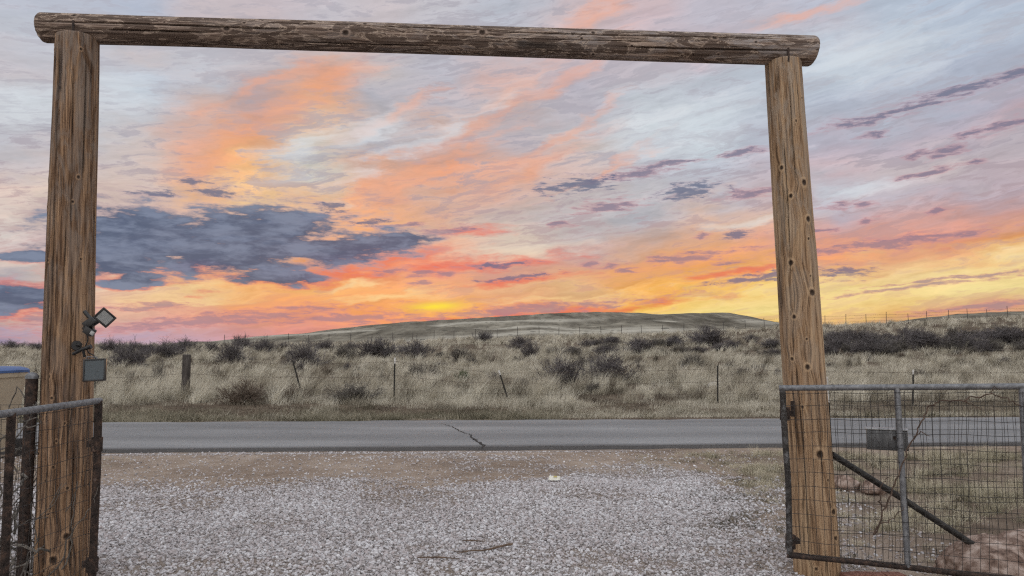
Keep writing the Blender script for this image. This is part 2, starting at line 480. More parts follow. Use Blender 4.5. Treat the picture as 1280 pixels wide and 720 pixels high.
sky.sun_elevation = SUN_EL; sky.sun_rotation = SUN_AZ; sky.altitude = 1500
bg1 = w.n.new('ShaderNodeBackground'); w.set(bg1.inputs[0], sky.outputs[0]); bg1.inputs[1].default_value = .05
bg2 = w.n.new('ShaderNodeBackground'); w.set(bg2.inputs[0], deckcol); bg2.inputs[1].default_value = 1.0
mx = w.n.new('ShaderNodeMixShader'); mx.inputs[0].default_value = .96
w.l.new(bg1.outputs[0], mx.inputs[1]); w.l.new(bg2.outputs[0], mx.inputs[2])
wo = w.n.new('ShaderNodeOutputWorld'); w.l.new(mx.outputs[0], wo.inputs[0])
W.cycles.sampling_method = 'NONE'      # the sky is nearly even: found by the bounces alone

sun_d = bpy.data.lights.new('sun', 'SUN')
sun_d.energy = .35; sun_d.angle = math.radians(10); sun_d.color = (1, .62, .35)
sun = bpy.data.objects.new('sun', sun_d); COL.objects.link(sun)
sd = Vector((math.sin(SUN_AZ) * math.cos(SUN_EL), math.cos(SUN_AZ) * math.cos(SUN_EL), math.sin(SUN_EL)))
sun.rotation_euler = (-sd).to_track_quat('-Z', 'Y').to_euler()
vs = S.view_settings
vs.view_transform = 'Standard'; vs.look = 'None'; vs.exposure = 0; vs.gamma = 1; vs.use_curve_mapping = False
S.render.engine = 'CYCLES'
S.cycles.use_denoising = False
S.cycles.pixel_filter_type = 'BLACKMAN_HARRIS'
S.cycles.filter_width = 1.25
S.cycles.use_adaptive_sampling = True
S.cycles.adaptive_threshold = .02
S.cycles.adaptive_min_samples = 8

S.cycles.max_bounces = 4
S.cycles.diffuse_bounces = 2
S.cycles.glossy_bounces = 2
S.cycles.transmission_bounces = 2
# ------------------------------------------------------------------ materials
def wood_mat(name, dark, mid, light, grey, grey_amount, flake=0.0, stretch=1.0):
    """log surface: 'g' runs round the log (bent round the knots), 't' along it, in metres"""
    m, n, b = mat(name)
    g, t = n.attr('g'), n.attr('t')
    knot, ringa, crack = n.attr('knot'), n.attr('ring'), n.attr('crack')
    fine = n.noise(n.xyz(n.m('MULTIPLY', g, 85), n.m('MULTIPLY', t, 2.6 * stretch), 0), 1, 5, .7)
    mid_n = n.noise(n.xyz(n.m('MULTIPLY', g, 38), n.m('MULTIPLY', t, 1.3 * stretch), 3), 1, 4, .6, .4)
    broad = n.noise(n.xyz(n.m('MULTIPLY', g, 9), n.m('MULTIPLY', t, .8 * stretch), 7), 1, 4, .6, .8)
    patch = n.noise(n.xyz(n.m('MULTIPLY', g, 13), n.m('MULTIPLY', t, 3.2 * stretch), 1), 1, 5, .62, 1.2)
    k = n.m('ADD', n.m('MULTIPLY', fine, .62), n.m('ADD', n.m('MULTIPLY', mid_n, .55), n.m('MULTIPLY', broad, .45)))
    c = n.ramp(n.m('SUBTRACT', k, .31), [(.34, dark), (.47, mid), (.60, light), (.76, tuple(min(1, q * 1.3) for q in light))])
    split = n.noise(n.xyz(n.m('MULTIPLY', g, 30), n.m('MULTIPLY', t, .55 * stretch), 11), 1, 3, .55, .3)      # drying checks along the grain
    checks = n.m('MULTIPLY', n.m('SUBTRACT', 1.0, n.ss(n.m('ABSOLUTE', n.m('SUBTRACT', split, .5)), .004, .022)), n.ss(broad, .40, .55))
    c = n.mix(n.m('MULTIPLY', checks, .75), c, tuple(q * .5 for q in dark))
    if grey_amount:
        gm = n.m('MULTIPLY', n.ss(patch, .40, .62), grey_amount)
        gm = n.m('MULTIPLY', gm, n.lin(n.attr('height'), .15, .9, .15, 1.0))
        c = n.mix(gm, c, n.mix(fine, tuple(q * .55 for q in grey), tuple(q * 1.3 for q in grey)))
    if flake:                                           # grey skin peeled away in places, with pale rims
        p2 = n.noise(n.xyz(n.m('MULTIPLY', g, 11), n.m('MULTIPLY', t, 2.2), 5), 1, 6, .64, 1.6)
        c = n.mix(n.m('MULTIPLY', n.ss(p2, .49, .52), flake), c, n.mix(fine, dark, mid))
        e = n.m('MULTIPLY', n.ss(p2, .465, .485), n.m('SUBTRACT', 1.0, n.ss(p2, .485, .505)))
        c = n.mix(n.m('MULTIPLY', e, .8), c, rgb(186, 168, 152))
    c = n.mix(n.m('MULTIPLY', ringa, .65), c, tuple(min(1, q * 1.05) for q in light))
    c = n.mix(n.m('MULTIPLY', knot, .93), c, (.028, .017, .012))
    c = n.mix(n.m('MULTIPLY', crack, .85), c, (.022, .015, .011))
    stain = n.attr('stain')
    c = n.mix(n.m('MULTIPLY', stain, .8), c, (.035, .028, .026))
    n.set(b.inputs['Base Color'], c)
    b.inputs['Roughness'].default_value = .82
    n.set(b.inputs['Normal'], n.bump(n.m('ADD', n.m('MULTIPLY', fine, .6), mid_n), .55, .006))
    return m


M = {}
M['wood_dark_post'] = wood_mat('weathered_brown_pine', (.022, .012, .008), (.140, .078, .044), (.36, .228, .138), (.225, .180, .152), .8)
M['wood_tan_post'] = wood_mat('weathered_tan_pine', (.065, .037, .020), (.290, .180, .104), (.46, .320, .198), (.33, .272, .220), .75)
M['wood_beam'] = wood_mat('grey_brown_beam_wood', (.034, .024, .019), (.145, .100, .078), (.34, .258, .21), (.325, .292, .285), .85, flake=.8)

# log end grain
m, n, b = mat('log_end_grain')
p = n.obj()
n.set(b.inputs['Base Color'], n.ramp(n.noise(n.v('MULTIPLY', p, (30, 30, 30)), 1, 4, .6), [(.3, (.06, .045, .04)), (.7, (.22, .17, .14))]))
b.inputs['Roughness'].default_value = .9
M['end'] = m


def simple(name, stops, scale=20, rough=.6, metal=0.0, spec=.3, bump=0.0, stretch=(1, 1, 1), detail=4):
    m, n, b = mat(name)
    nz = n.noise(n.v('MULTIPLY', n.obj(), stretch), scale, detail, .62, .3)
    n.set(b.inputs['Base Color'], n.ramp(nz, stops))
    b.inputs['Roughness'].default_value = rough
    b.inputs['Metallic'].default_value = metal
    b.inputs['Specular IOR Level'].default_value = spec
    if bump: n.set(b.inputs['Normal'], n.bump(nz, bump, .004))
    return m


M['galv'] = simple('galvanized_pipe', [(.3, (.10, .103, .112)), (.55, (.19, .195, .21)), (.75, (.27, .275, .285))], 35, .6, .35, .5, .15)
M['rust'] = simple('dark_rusted_steel', [(.3, (.014, .011, .010)), (.52, (.040, .028, .024)), (.66, (.085, .052, .038)), (.8, (.16, .14, .13))], 28, .75, .2, .3, .35)
M['flaky'] = simple('flaking_grey_pipe', [(.36, (.022, .019, .018)), (.52, (.055, .05, .048)), (.64, (.13, .13, .135)), (.8, (.22, .22, .23))], 22, .65, .2, .3, .35)
M['wire'] = simple('oxidised_wire', [(.35, (.028, .026, .026)), (.7, (.065, .060, .058))], 40, .7, .3)
M['barb'] = simple('rusty_barbed_wire', [(.35, (.05, .035, .03)), (.7, (.13, .10, .085))], 20, .7, .3)
M['black_plastic'] = simple('black_plastic', [(.3, (.010, .010, .011)), (.7, (.020, .020, .022))], 60, .45, 0, .5, .05)
M['tpost'] = simple('dark_green_steel_post', [(.3, (.018, .020, .018)), (.7, (.055, .05, .045))], 25, .7, .2)
M['white_paint'] = simple('white_post_paint', [(.3, (.45, .44, .42)), (.7, (.78, .77, .75))], 40, .6)
M['old_post'] = simple('old_grey_fence_post', [(.3, (.035, .03, .028)), (.6, (.085, .075, .07)), (.8, (.15, .14, .13))], 16, .9, 0, .2, .5, (1, 1, .12))
M['far_post'] = simple('distant_fence_post', [(.3, (.045, .04, .04)), (.7, (.10, .09, .085))], 6, .9)
M['rock'] = simple('red_brown_rock', [(.30, (.05, .032, .026)), (.45, (.17, .115, .092)), (.57, (.31, .235, .20)), (.74, (.50, .42, .38))], 11, .9, 0, .2, .7, detail=8)
M['pale_rock'] = simple('pale_rock', [(.3, (.20, .19, .18)), (.7, (.46, .44, .41))], 6, .9, 0, .2, .5)
M['brick'] = simple('red_brick', [(.3, (.10, .045, .035)), (.6, (.22, .105, .08)), (.8, (.32, .20, .17))], 30, .9, 0, .2, .4)
M['twig'] = simple('bare_twig_bark', [(.3, (.075, .066, .068)), (.6, (.140, .126, .128)), (.8, (.22, .205, .205))], 6, .9)
M['twig_russet'] = simple('russet_dry_stems', [(.3, (.085, .064, .050)), (.6, (.175, .138, .110)), (.8, (.27, .225, .18))], 6, .9)
M['twig_grey'] = simple('grey_brown_bare_stems', [(.3, (.075, .068, .062)), (.6, (.150, .135, .120)), (.8, (.24, .22, .20))], 6, .9)
M['black_steel'] = simple('black_painted_steel', [(.3, (.012, .011, .011)), (.55, (.028, .026, .025)), (.75, (.065, .058, .052))], 24, .6, .2, .4, .2)
M['vine'] = simple('dead_vine_bark', [(.3, (.045, .030, .024)), (.6, (.10, .068, .052)), (.8, (.18, .135, .11))], 30, .9)
M['yucca'] = simple('yucca_leaf', [(.3, (.035, .055, .028)), (.7, (.10, .125, .065))], 9, .7)
M['bin_tan'] = simple('tan_bin_plastic', [(.3, (.33, .275, .205)), (.7, (.42, .355, .27))], 5, .6)
M['bin_blue'] = simple('blue_bin_lid_plastic', [(.3, (.035, .08, .22)), (.7, (.06, .12, .30))], 5, .45, 0, .5)
M['label'] = simple('pale_blue_sticker', [(.3, (.20, .26, .38)), (.7, (.42, .46, .52))], 30, .6)
M['box_metal'] = simple('dull_grey_sheet_metal', [(.3, (.06, .062, .066)), (.55, (.105, .108, .114)), (.75, (.18, .184, .19))], 14, .5, .5, .5, .1, (4, 1, .6))
M['lid_metal'] = simple('bright_grey_sheet_metal', [(.3, (.20, .205, .215)), (.7, (.34, .345, .355))], 14, .45, .5, .5)
M['paper'] = simple('crumpled_paper', [(.3, (.55, .53, .46)), (.7, (.78, .76, .68))], 25, .9)
M['print'] = simple('printed_yellow_patch', [(.3, (.40, .33, .10)), (.7, (.55, .46, .18))], 25, .9)
M['stick'] = simple('dry_stick_bark', [(.3, (.06, .04, .03)), (.7, (.18, .125, .09))], 25, .9)
M['lens'] = simple('ribbed_light_diffuser', [(.3, (.26, .27, .275)), (.7, (.40, .41, .41))], 30, .25, 0, .5)

m, n, b = mat('solar_cell_glass')
x_, y_, z_ = n.sep(n.obj())
gridl = n.m('LESS_THAN', n.m('FRACT', n.m('MULTIPLY', x_, 60)), .06)
n.set(b.inputs['Base Color'], n.mix(gridl, (.040, .055, .066), (.052, .068, .080)))
b.inputs['Roughness'].default_value = .35; b.inputs['Specular IOR Level'].default_value = .5
M['solar'] = m

# dry grass: straw, with patches of grey and russet across the field
def grass_mat(name, stops, patchy=True, tint=None):
    m, n, b = mat(name)
    p = n.pos()
    rnd = n.attr('rnd')
    k = rnd
    if patchy:
        k = n.m('ADD', n.m('MULTIPLY', rnd, .55), n.m('ADD', n.m('MULTIPLY', n.noise(p, .16, 4, .6), .45), n.m('MULTIPLY', n.noise(p, .9, 3, .6), .28)))
    c = n.ramp(k, stops)
    diff = n.n.new('ShaderNodeBsdfDiffuse'); n.set(diff.inputs[0], c)
    tr = n.n.new('ShaderNodeBsdfTranslucent'); n.set(tr.inputs[0], c)
    mx = n.n.new('ShaderNodeMixShader'); mx.inputs[0].default_value = .35
    n.l.new(diff.outputs[0], mx.inputs[1]); n.l.new(tr.outputs[0], mx.inputs[2])
    out = [q for q in n.n if q.type == 'OUTPUT_MATERIAL'][0]
    n.l.new(mx.outputs[0], out.inputs[0])
    n.n.remove(b)
    return m


M['grass'] = grass_mat('dry_straw_grass', [(.38, (.12, .103, .082)), (.50, (.27, .240, .188)), (.62, (.49, .45, .365)), (.76, (.67, .63, .53)), (.95, (.76, .72, .62))])
M['field_weed'] = grass_mat('grey_brown_weeds', [(.36, (.055, .046, .038)), (.52, (.12, .102, .082)), (.66, (.22, .19, .15)), (.85, (.32, .285, .23))])
M['verge'] = grass_mat('grey_verge_weeds', [(.36, (.045, .040, .028)), (.50, (.105, .098, .068)), (.66, (.23, .21, .155)), (.86, (.46, .42, .33))])
M['short'] = grass_mat('short_dry_turf', [(.38, (.070, .064, .042)), (.50, (.22, .20, .14)), (.62, (.47, .43, .32)), (.80, (.66, .61, .49))])
M['weed'] = grass_mat('green_grey_weeds', [(.1, (.045, .045, .03)), (.5, (.085, .085, .055)), (.9, (.18, .16, .11))], False)

# asphalt
m, n, b = mat('old_grey_asphalt')
p = n.pos()
x_, y_, z_ = n.sep(p)
vv = n.m('SUBTRACT', y_, n.m('MULTIPLY', x_, RK))
agg = n.noise(p, 85, 3, .7)
agg2 = n.voro(p, 60)
big = n.noise(n.v('MULTIPLY', p, (.22, 1.1, 1)), 1, 5, .6)
c = n.ramp(n.m('ADD', n.m('MULTIPLY', agg, .6), n.m('MULTIPLY', big, .4)), [(.32, (.105, .105, .110)), (.5, (.205, .205, .214)), (.66, (.31, .31, .318))])
for centre, wd in ((ROAD_NEAR + 1.1, .5), (ROAD_NEAR + 2.75, .45), (ROAD_FAR - .9, .4)):        # worn and oily wheel paths
    band = n.m('EXPONENT', n.m('MULTIPLY', n.m('POWER', n.m('DIVIDE', n.m('SUBTRACT', vv, n.m('ADD', centre, n.m('MULTIPLY', n.m('SUBTRACT', big, .5), .6))), wd), 2.0), -1.0))
    c = n.mix(n.m('MULTIPLY', band, .30), c, (.10, .10, .105))
edge = n.m('SUBTRACT', 1.0, n.ss(n.m('SUBTRACT', vv, ROAD_NEAR), .02, .22))
c = n.mix(n.m('MULTIPLY', edge, .6), c, (.045, .042, .042))  # shadow along the raised near edge, painted in as a dark strip
n.set(b.inputs['Base Color'], c)
b.inputs['Roughness'].default_value = .85
n.set(b.inputs['Normal'], n.bump(n.m('ADD', agg, agg2), .4, .006))
M['asphalt'] = m
M['crack'] = simple('tar_filled_crack', [(.3, (.012, .012, .012)), (.7, (.028, .027, .027))], 9, .8)

# ground: gravel, dirt and field soil by per-vertex cover
m, n, b = mat('ground_soil')
p = n.pos()
gr, fld = n.attr('gravel'), n.attr('field')
n_big = n.noise(p, .55, 5, .6)
n_mid = n.noise(p, 3.5, 5, .65)
n_fin = n.noise(p, 45, 4, .7)
dirt = n.ramp(n.m('ADD', n.m('MULTIPLY', n_big, .5), n.m('ADD', n.m('MULTIPLY', n_mid, .3), n.m('MULTIPLY', n_fin, .25))),
              [(.38, (.120, .088, .068)), (.5, (.235, .180, .142)), (.60, (.325, .262, .215)), (.72, (.42, .365, .32))])
chip = n.voro(p, 55, out=1)
chipd = n.voro(p, 55)
chips = n.ramp(n.sep(chip)[0], [(0, (.12, .10, .10)), (.4, (.32, .29, .29)), (.75, (.52, .49, .50)), (1, (.70, .68, .69))])
show = n.m('MULTIPLY', n.m('LESS_THAN', n.sep(chip)[1], n.m('ADD', n.m('MULTIPLY', gr, .9), n.m('MULTIPLY', n.ss(n_mid, .5, .7), .25))), n.m('LESS_THAN', chipd, .42))
near_c = n.mix(show, n.mix(gr, dirt, n.ramp(n_fin, [(.3, (.085, .075, .072)), (.7, (.26, .235, .225))])), chips)
far_c = n.ramp(n.m('ADD', n.m('MULTIPLY', n_big, .5), n.m('MULTIPLY', n_mid, .5)), [(.35, (.055, .040, .029)), (.5, (.100, .074, .054)), (.62, (.17, .135, .10)), (.75, (.25, .21, .16))])
tuft = n.noise(p, .22, 6, .65)
far_c = n.mix(n.m('MULTIPLY', n.ss(tuft, .48, .62), .25), far_c, (.30, .265, .20))
n.set(b.inputs['Base Color'], n.mix(fld, near_c, far_c))
b.inputs['Roughness'].default_value = .95; b.inputs['Specular IOR Level'].default_value = .1
n.set(b.inputs['Normal'], n.bump(n.m('ADD', n.m('MULTIPLY', n_fin, .5), n.m('MULTIPLY', n.m('SUBTRACT', .5, chipd), show)), .6, .012))
M['ground'] = m

# stones
m, n, b = mat('crushed_rock')
r = n.attr('rnd')
c = n.ramp(r, [(0, (.05, .045, .047)), (.16, (.14, .122, .122)), (.30, (.25, .212, .195)), (.40, (.35, .325, .335)), (.5, (.41, .35, .35)), (.64, (.53, .52, .545)), (.82, (.65, .645, .675)), (1, (.82, .815, .84))])
c = n.mix(.35, c, n.ramp(n.noise(n.pos(), 120, 3, .6), [(.3, (.20, .18, .18)), (.7, (.62, .60, .61))]))
n.set(b.inputs['Base Color'], c)
b.inputs['Roughness'].default_value = .85
M['stone'] = m

# far hills
m, n, b = mat('dry_hill_grassland')
p = n.pos()
k = n.noise(n.v('MULTIPLY', p, (1, .12, 1.5)), .05, 8, .68)
k2 = n.noise(n.v('MULTIPLY', p, (1, .15, 2)), .012, 5, .6, 1.0)
c = n.ramp(n.m('ADD', n.m('MULTIPLY', k, .6), n.m('MULTIPLY', k2, .4)), [(.38, (.085, .076, .062)), (.49, (.160, .145, .120)), (.58, (.245, .225, .185)), (.70, (.38, .35, .295))])
path = n.attr('path')
c = n.mix(n.m('MULTIPLY', path, .6), c, (.56, .53, .46))
dots = n.voro(n.v('MULTIPLY', p, (1, .6, 0)), .11)
c = n.mix(n.m('MULTIPLY', n.m('LESS_THAN', dots, .22), .6), c, (.06, .058, .05))
n.set(b.inputs['Base Color'], c)
b.inputs['Roughness'].default_value = 1; b.inputs['Specular IOR Level'].default_value = 0
M['hill'] = m
# ------------------------------------------------------------------ ground, road, hills
def axis(fine0, fine1, step, lo, hi, g):
    a = list(np.arange(fine0, fine1 + step / 2, step))
    s, x = step, a[-1]
    while x < hi:
        s *= g; x += s; a.append(x)
    s, x, l = step, a[0], []
    while x > lo:
        s *= g; x -= s; l.append(x)
    return np.array(l[::-1] + a)


def gravel_cover(x, y):
    yb = np.interp(x, [-8, -4.9, -3.1, -1.3, -.4, .2, .65, 1.8, 2.6, 4], [9.0, 8.85, 8.4, 8.35, 8.3, 8.9, 9.6, 10.2, 9.6, 8.6])
    xb = np.interp(y, [4, 5.6, 6.6, 7.2, 8, 9, 10.5], [2.05, 2.10, 2.22, 2.25, 2.32, 2.45, 2.5])
    wob = .9 * (fbm(x / .8, y / .8, o=4, seed=5) - .5)
    a = sstep(-.6, .7, yb - y + 1.2 * wob) * sstep(-.5, .5, xb - x + .7 * wob)
    a = a * (1 - .55 * sstep(.50, .68, fbm(x / 1.1, y / .7, o=4, seed=15)))
    shoulder = .30 * sstep(.46, .64, fbm(x / 1.3, y / .55, o=3, seed=8)) * sstep(-3.6, -1.5, x) * (1 - sstep(2.2, 3.2, x)) * (1 - sstep(11.5, 11.9, y - RK * x))
    edge = .45 * np.exp(-((y - RK * x - 11.78) / .18) ** 2) * sstep(-7.5, -6, x) * (1 - sstep(1.5, 3, x))
    side = .22 * sstep(.45, .6, fbm(x / .6, y / .6, o=3, seed=12)) * (1 - sstep(2.6, 4.5, x)) * (1 - sstep(8, 10, y))
    specks = .07 * (1 - sstep(11.7, 11.9, y - RK * x)) * (1 - sstep(3, 5, x))
    return np.clip(np.maximum.reduce([a, specks, shoulder * (1 - a) + a, edge, side]), 0, 1)


xs = axis(-8, 8, .085, -5000, 5000, 1.075)
ys = axis(4.2, 12.4, .075, -3000, 9000, 1.055)
X, Y = np.meshgrid(xs, ys)
Z = terrain(X, Y)
nx, ny = len(xs), len(ys)
idx = np.arange(nx * ny).reshape(ny, nx)
Q = np.stack([idx[:-1, :-1], idx[:-1, 1:], idx[1:, 1:], idx[1:, :-1]], -1).reshape(-1, 4)
V = np.stack([X, Y, Z], -1).reshape(-1, 3)
vv = Y - RK * X
fieldm = sstep(16.2, 17.2, vv + .5 * (fbm(X / .9, Y / .9, o=3, seed=4) - .5))
fieldm = np.maximum(fieldm, .55 * sstep(2.5, 3.6, X) * (1 - sstep(10.9, 11.4, vv)) * (Y > 0))
gcov = gravel_cover(X, Y)
gcov = np.where((np.abs(X) < 9) & (Y < 12.2), gcov, 0) * (1 - sstep(-3, -8, Y))
ground = np_mesh('ground', V, Q, M['ground'], {'gravel': gcov.ravel(), 'field': fieldm.ravel()}, smooth=True)
tag(ground, kind='structure')

# road: a slab of old asphalt, its near edge broken and a little raised
sx = np.concatenate([np.arange(-420, -12, 6.0), np.arange(-12, 12, .12), np.arange(12, 421, 6.0)])
nearv = ROAD_NEAR + .13 * (fbm(sx / .5, sx * 0, o=4, seed=31) - .5) + .10 * (fbm(sx / 3.1, sx * 0, o=2, seed=33) - .5)
farv = ROAD_FAR + .30 * (fbm(sx / .7, sx * 0, o=4, seed=35) - .5)
rows, nr = [], 14
for k in range(nr):
    f = k / (nr - 1)
    vline = nearv + (farv - nearv) * f
    crown = .03 + .05 * math.sin(PI * f) ** .8
    rows.append(np.stack([sx, vline + RK * sx, np.full_like(sx, crown) + .006 * (fbm(sx / 1.2, vline, o=2, seed=36) - .5)], -1))
rows.insert(0, rows[0] * [1, 1, 0] + [0, -.012, -.09])
rows.append(rows[-1] * [1, 1, 0] + [0, .02, -.09])
V = np.concatenate(rows); n_ = len(sx)
idx = np.arange(len(V)).reshape(len(rows), n_)
Q = np.stack([idx[:-1, :-1], idx[:-1, 1:], idx[1:, 1:], idx[1:, :-1]], -1).reshape(-1, 4)
road = np_mesh('road', V, Q, M['asphalt'])
tag(road, kind='structure')
ROADROWS = rows


def road_z(x, y):
    f = (y - RK * x - ROAD_NEAR) / (ROAD_FAR - ROAD_NEAR)
    return .03 + .05 * math.sin(PI * min(max(f, 0), 1)) ** .8


# the crack across the road
pts = [(552, 529.5), (560, 532.5), (567, 535.5), (574, 538.5), (580, 541), (587, 543), (592, 547), (597, 549.5), (601, 553), (606, 556.5)]
cv, cq = [], []
for i, (px, py) in enumerate(pts):
    d = ray(px, py); t = (.07 - EYE) / d[2]
    x, y = d[0] * t, d[1] * t
    x += random.uniform(-.03, .03)
    wd = random.uniform(.006, .013) + (.007 if i > 5 else 0)
    dirv = Vector((.9, -1, 0)).normalized() if i % 2 else Vector((.6, -1, 0)).normalized()
    nrm = Vector((-dirv.y, dirv.x, 0))
    for s_ in (-1, 1):
        q = Vector((x, y, 0)) + nrm * wd * s_ * 1.6
        cv.append((q.x, q.y, road_z(q.x, q.y) + .008))
for i in range(len(pts) - 1): cq.append((2 * i, 2 * i + 1, 2 * i + 3, 2 * i + 2))
# subdivide for a ragged line
cv2, cq2 = [], []
for i in range(len(pts) - 1):
    for k in range(6):
        f = k / 6
        a = Vector(cv[2 * i]).lerp(Vector(cv[2 * i + 2]), f); b_ = Vector(cv[2 * i + 1]).lerp(Vector(cv[2 * i + 3]), f)
        o_ = Vector((random.uniform(-.025, .025), random.uniform(-.04, .04), 0))
        mid_ = (a + b_) / 2 + o_; h = (b_ - a) / 2 * random.uniform(.5, 1.2)
        for s_ in (-1, 1):
            q = mid_ + h * s_
            cv2.append((q.x, q.y, road_z(q.x, q.y) + .008))
for i in range(len(cv2) // 2 - 1): cq2.append((2 * i, 2 * i + 1, 2 * i + 3, 2 * i + 2))
crk = np_mesh('road_crack', np.array(cv2), np.array(cq2), M['crack'])
tag(crk, kind='structure')

# far hills beyond the crest
hx = np.arange(-900, 1500, 8.0)
hy = np.concatenate([np.arange(190, 700, 10.0), np.arange(700, 1900, 25.0)])
HX, HY = np.meshgrid(hx, hy)
HZ = np.full_like(HX, -3.0)
PATH = np.zeros_like(HX)


def ridge(pix, d, w0, w1, add=0.0):
    """a hill whose crest at distance d runs through these picture heights; w0 / w1 its depth towards and away from the road"""
    px = np.array([q[0] for q in pix], float); py = np.array([q[1] for q in pix], float)
    xw = (px - 640) / F * d
    zw = EYE + (435 - py) / F * d
    hgt = np.interp(HX, xw, zw, left=-3, right=-3) + 3
    hgt = np.convolve(hgt[0], np.ones(5) / 5, 'same')[None, :].repeat(len(hy), 0)
    wob = 1 + .25 * (fbm(HX / 160, HY / 200, o=3, seed=int(d)) - .5)
    dd = (HY - d) / np.where(HY < d, w0, w1)
    return hgt * np.exp(-np.abs(dd * wob) ** 2.2) - 3


R = [
    ridge([(330, 437), (380, 424), (430, 416), (470, 410), (520, 405), (600, 400), (680, 395), (730, 393.5), (790, 394), (800, 396), (850, 400), (900, 408), (960, 430)], 1500, 620, 300),
    ridge([(730, 412), (780, 397), (800, 394), (850, 393), (885, 393), (900, 396), (920, 401), (945, 405), (1000, 415), (1060, 437)], 1150, 380, 300),
    ridge([(395, 440), (450, 420), (500, 410), (560, 408), (620, 414), (670, 405), (720, 410), (780, 403), (850, 405), (900, 408), (1000, 420)], 620, 190, 160),
    ridge([(210, 440), (232, 430), (248, 425.5), (270, 425.5), (290, 432), (310, 440)], 560, 90, 90),
    ridge([(980, 425), (1060, 410), (1120, 403), (1160, 397), (1190, 393), (1230, 391.5), (1290, 391), (1400, 388), (1600, 395), (1900, 420)], 760, 300, 250),
]
for r_ in R: HZ = np.maximum(HZ, r_)
HZ = HZ + 5.0 * (fbm(HX / 60, HY / 60, o=4, seed=77) - .5) * sstep(-2, 8, HZ) + 1.2 * (fbm(HX / 18, HY / 22, o=3, seed=78) - .5) * sstep(-2, 4, HZ)
for c_, amp, fr, ph, wd in ((455, 45, 1 / 75, .4, 16), (540, 40, 1 / 60, 2.6, 12), (640, 70, 1 / 110, 2.0, 20), (820, 80, 1 / 150, .2, 22), (1000, 90, 1 / 200, 1.0, 26)):
    PATH = np.maximum(PATH, np.exp(-((HY - c_ - amp * np.sin(HX * fr + ph)) / wd) ** 2) * sstep(.30, .5, fbm(HX / 120, HY / 120, o=2, seed=5)))
idx = np.arange(HX.size).reshape(HX.shape)
Q = np.stack([idx[:-1, :-1], idx[:-1, 1:], idx[1:, 1:], idx[1:, :-1]], -1).reshape(-1, 4)
hills = np_mesh('hills', np.stack([HX, HY, HZ], -1).reshape(-1, 3), Q, M['hill'], {'path': PATH.ravel()}, smooth=True)
tag(hills, kind='structure')

# ------------------------------------------------------------------ gravel stones
phi = (1 + 5 ** .5) / 2
ICO = np.array([(-1, phi, 0), (1, phi, 0), (-1, -phi, 0), (1, -phi, 0), (0, -1, phi), (0, 1, phi), (0, -1, -phi), (0, 1, -phi), (phi, 0, -1), (phi, 0, 1), (-phi, 0, -1), (-phi, 0, 1)]) / math.sqrt(1 + phi ** 2)
ICF = np.array([(0, 11, 5), (0, 5, 1), (0, 1, 7), (0, 7, 10), (0, 10, 11), (1, 5, 9), (5, 11, 4), (11, 10, 2), (10, 7, 6), (7, 1, 8), (3, 9, 4), (3, 4, 2), (3, 2, 6), (3, 6, 8), (3, 8, 9), (4, 9, 5), (2, 4, 11), (6, 2, 10), (8, 6, 7), (9, 8, 1)])


def rand_rot(N):
    q = RNG.normal(size=(N, 4)); q /= np.linalg.norm(q, axis=1, keepdims=True)
    a, b, c, d = q.T
    return np.stack([1 - 2 * (c * c + d * d), 2 * (b * c - a * d), 2 * (b * d + a * c), 2 * (b * c + a * d), 1 - 2 * (b * b + d * d), 2 * (c * d - a * b), 2 * (b * d - a * c), 2 * (c * d + a * b), 1 - 2 * (b * b + c * c)], -1).reshape(N, 3, 3)


def stones(N, x0, x1, y0, y1, smin, smax):
    x, y = RNG.uniform(x0, x1, N), RNG.uniform(y0, y1, N)
    keep = RNG.random(N) < gravel_cover(x, y) * .97
    keep &= np.abs(x) < y * .78 + 1.2
    x, y = x[keep], y[keep]
    N = len(x)
    s = RNG.uniform(0, 1, N) ** 1.8 * (smax - smin) + smin
    sc = np.stack([RNG.uniform(.8, 1.3, N), RNG.uniform(.65, 1.0, N), RNG.uniform(.45, .8, N)], -1) * s[:, None]
    P = ICO[None] * RNG.uniform(.72, 1.22, (N, 12, 1)) * sc[:, None, :]
    P = np.einsum('nij,nkj->nki', rand_rot(N), P)
    P[..., 2] *= .8
    z = terrain(x, y) + s * RNG.uniform(.05, .45, N)
    P += np.stack([x, y, z], -1)[:, None, :]
    Fc = (ICF[None] + 12 * np.arange(N)[:, None, None]).reshape(-1, 3)
    tone = .5 * RNG.random(N) + .5 * np.clip(RNG.normal(.55, .22, N), 0, 1)
    tone = tone * (.8 + .4 * fbm(x / 1.1, y / 1.1, o=3, seed=61))
    return P.reshape(-1, 3), Fc, np.repeat(np.clip(tone, 0, 1), 12)


A = stones(165000, -6.9, 3.6, 4.5, 9.3, .0065, .022)
B = stones(60000, -7.5, 3.8, 8.3, 11.8, .008, .022)
V = np.concatenate([A[0], B[0]]); Fc = np.concatenate([A[1], B[1] + len(A[0])]); T = np.concatenate([A[2], B[2]])
gravel = np_mesh('gravel', V, Fc, M['stone'], {'rnd': T})
tag(gravel, 'loose crushed white and pinkish rock spread over the driveway', 'gravel', kind='stuff')


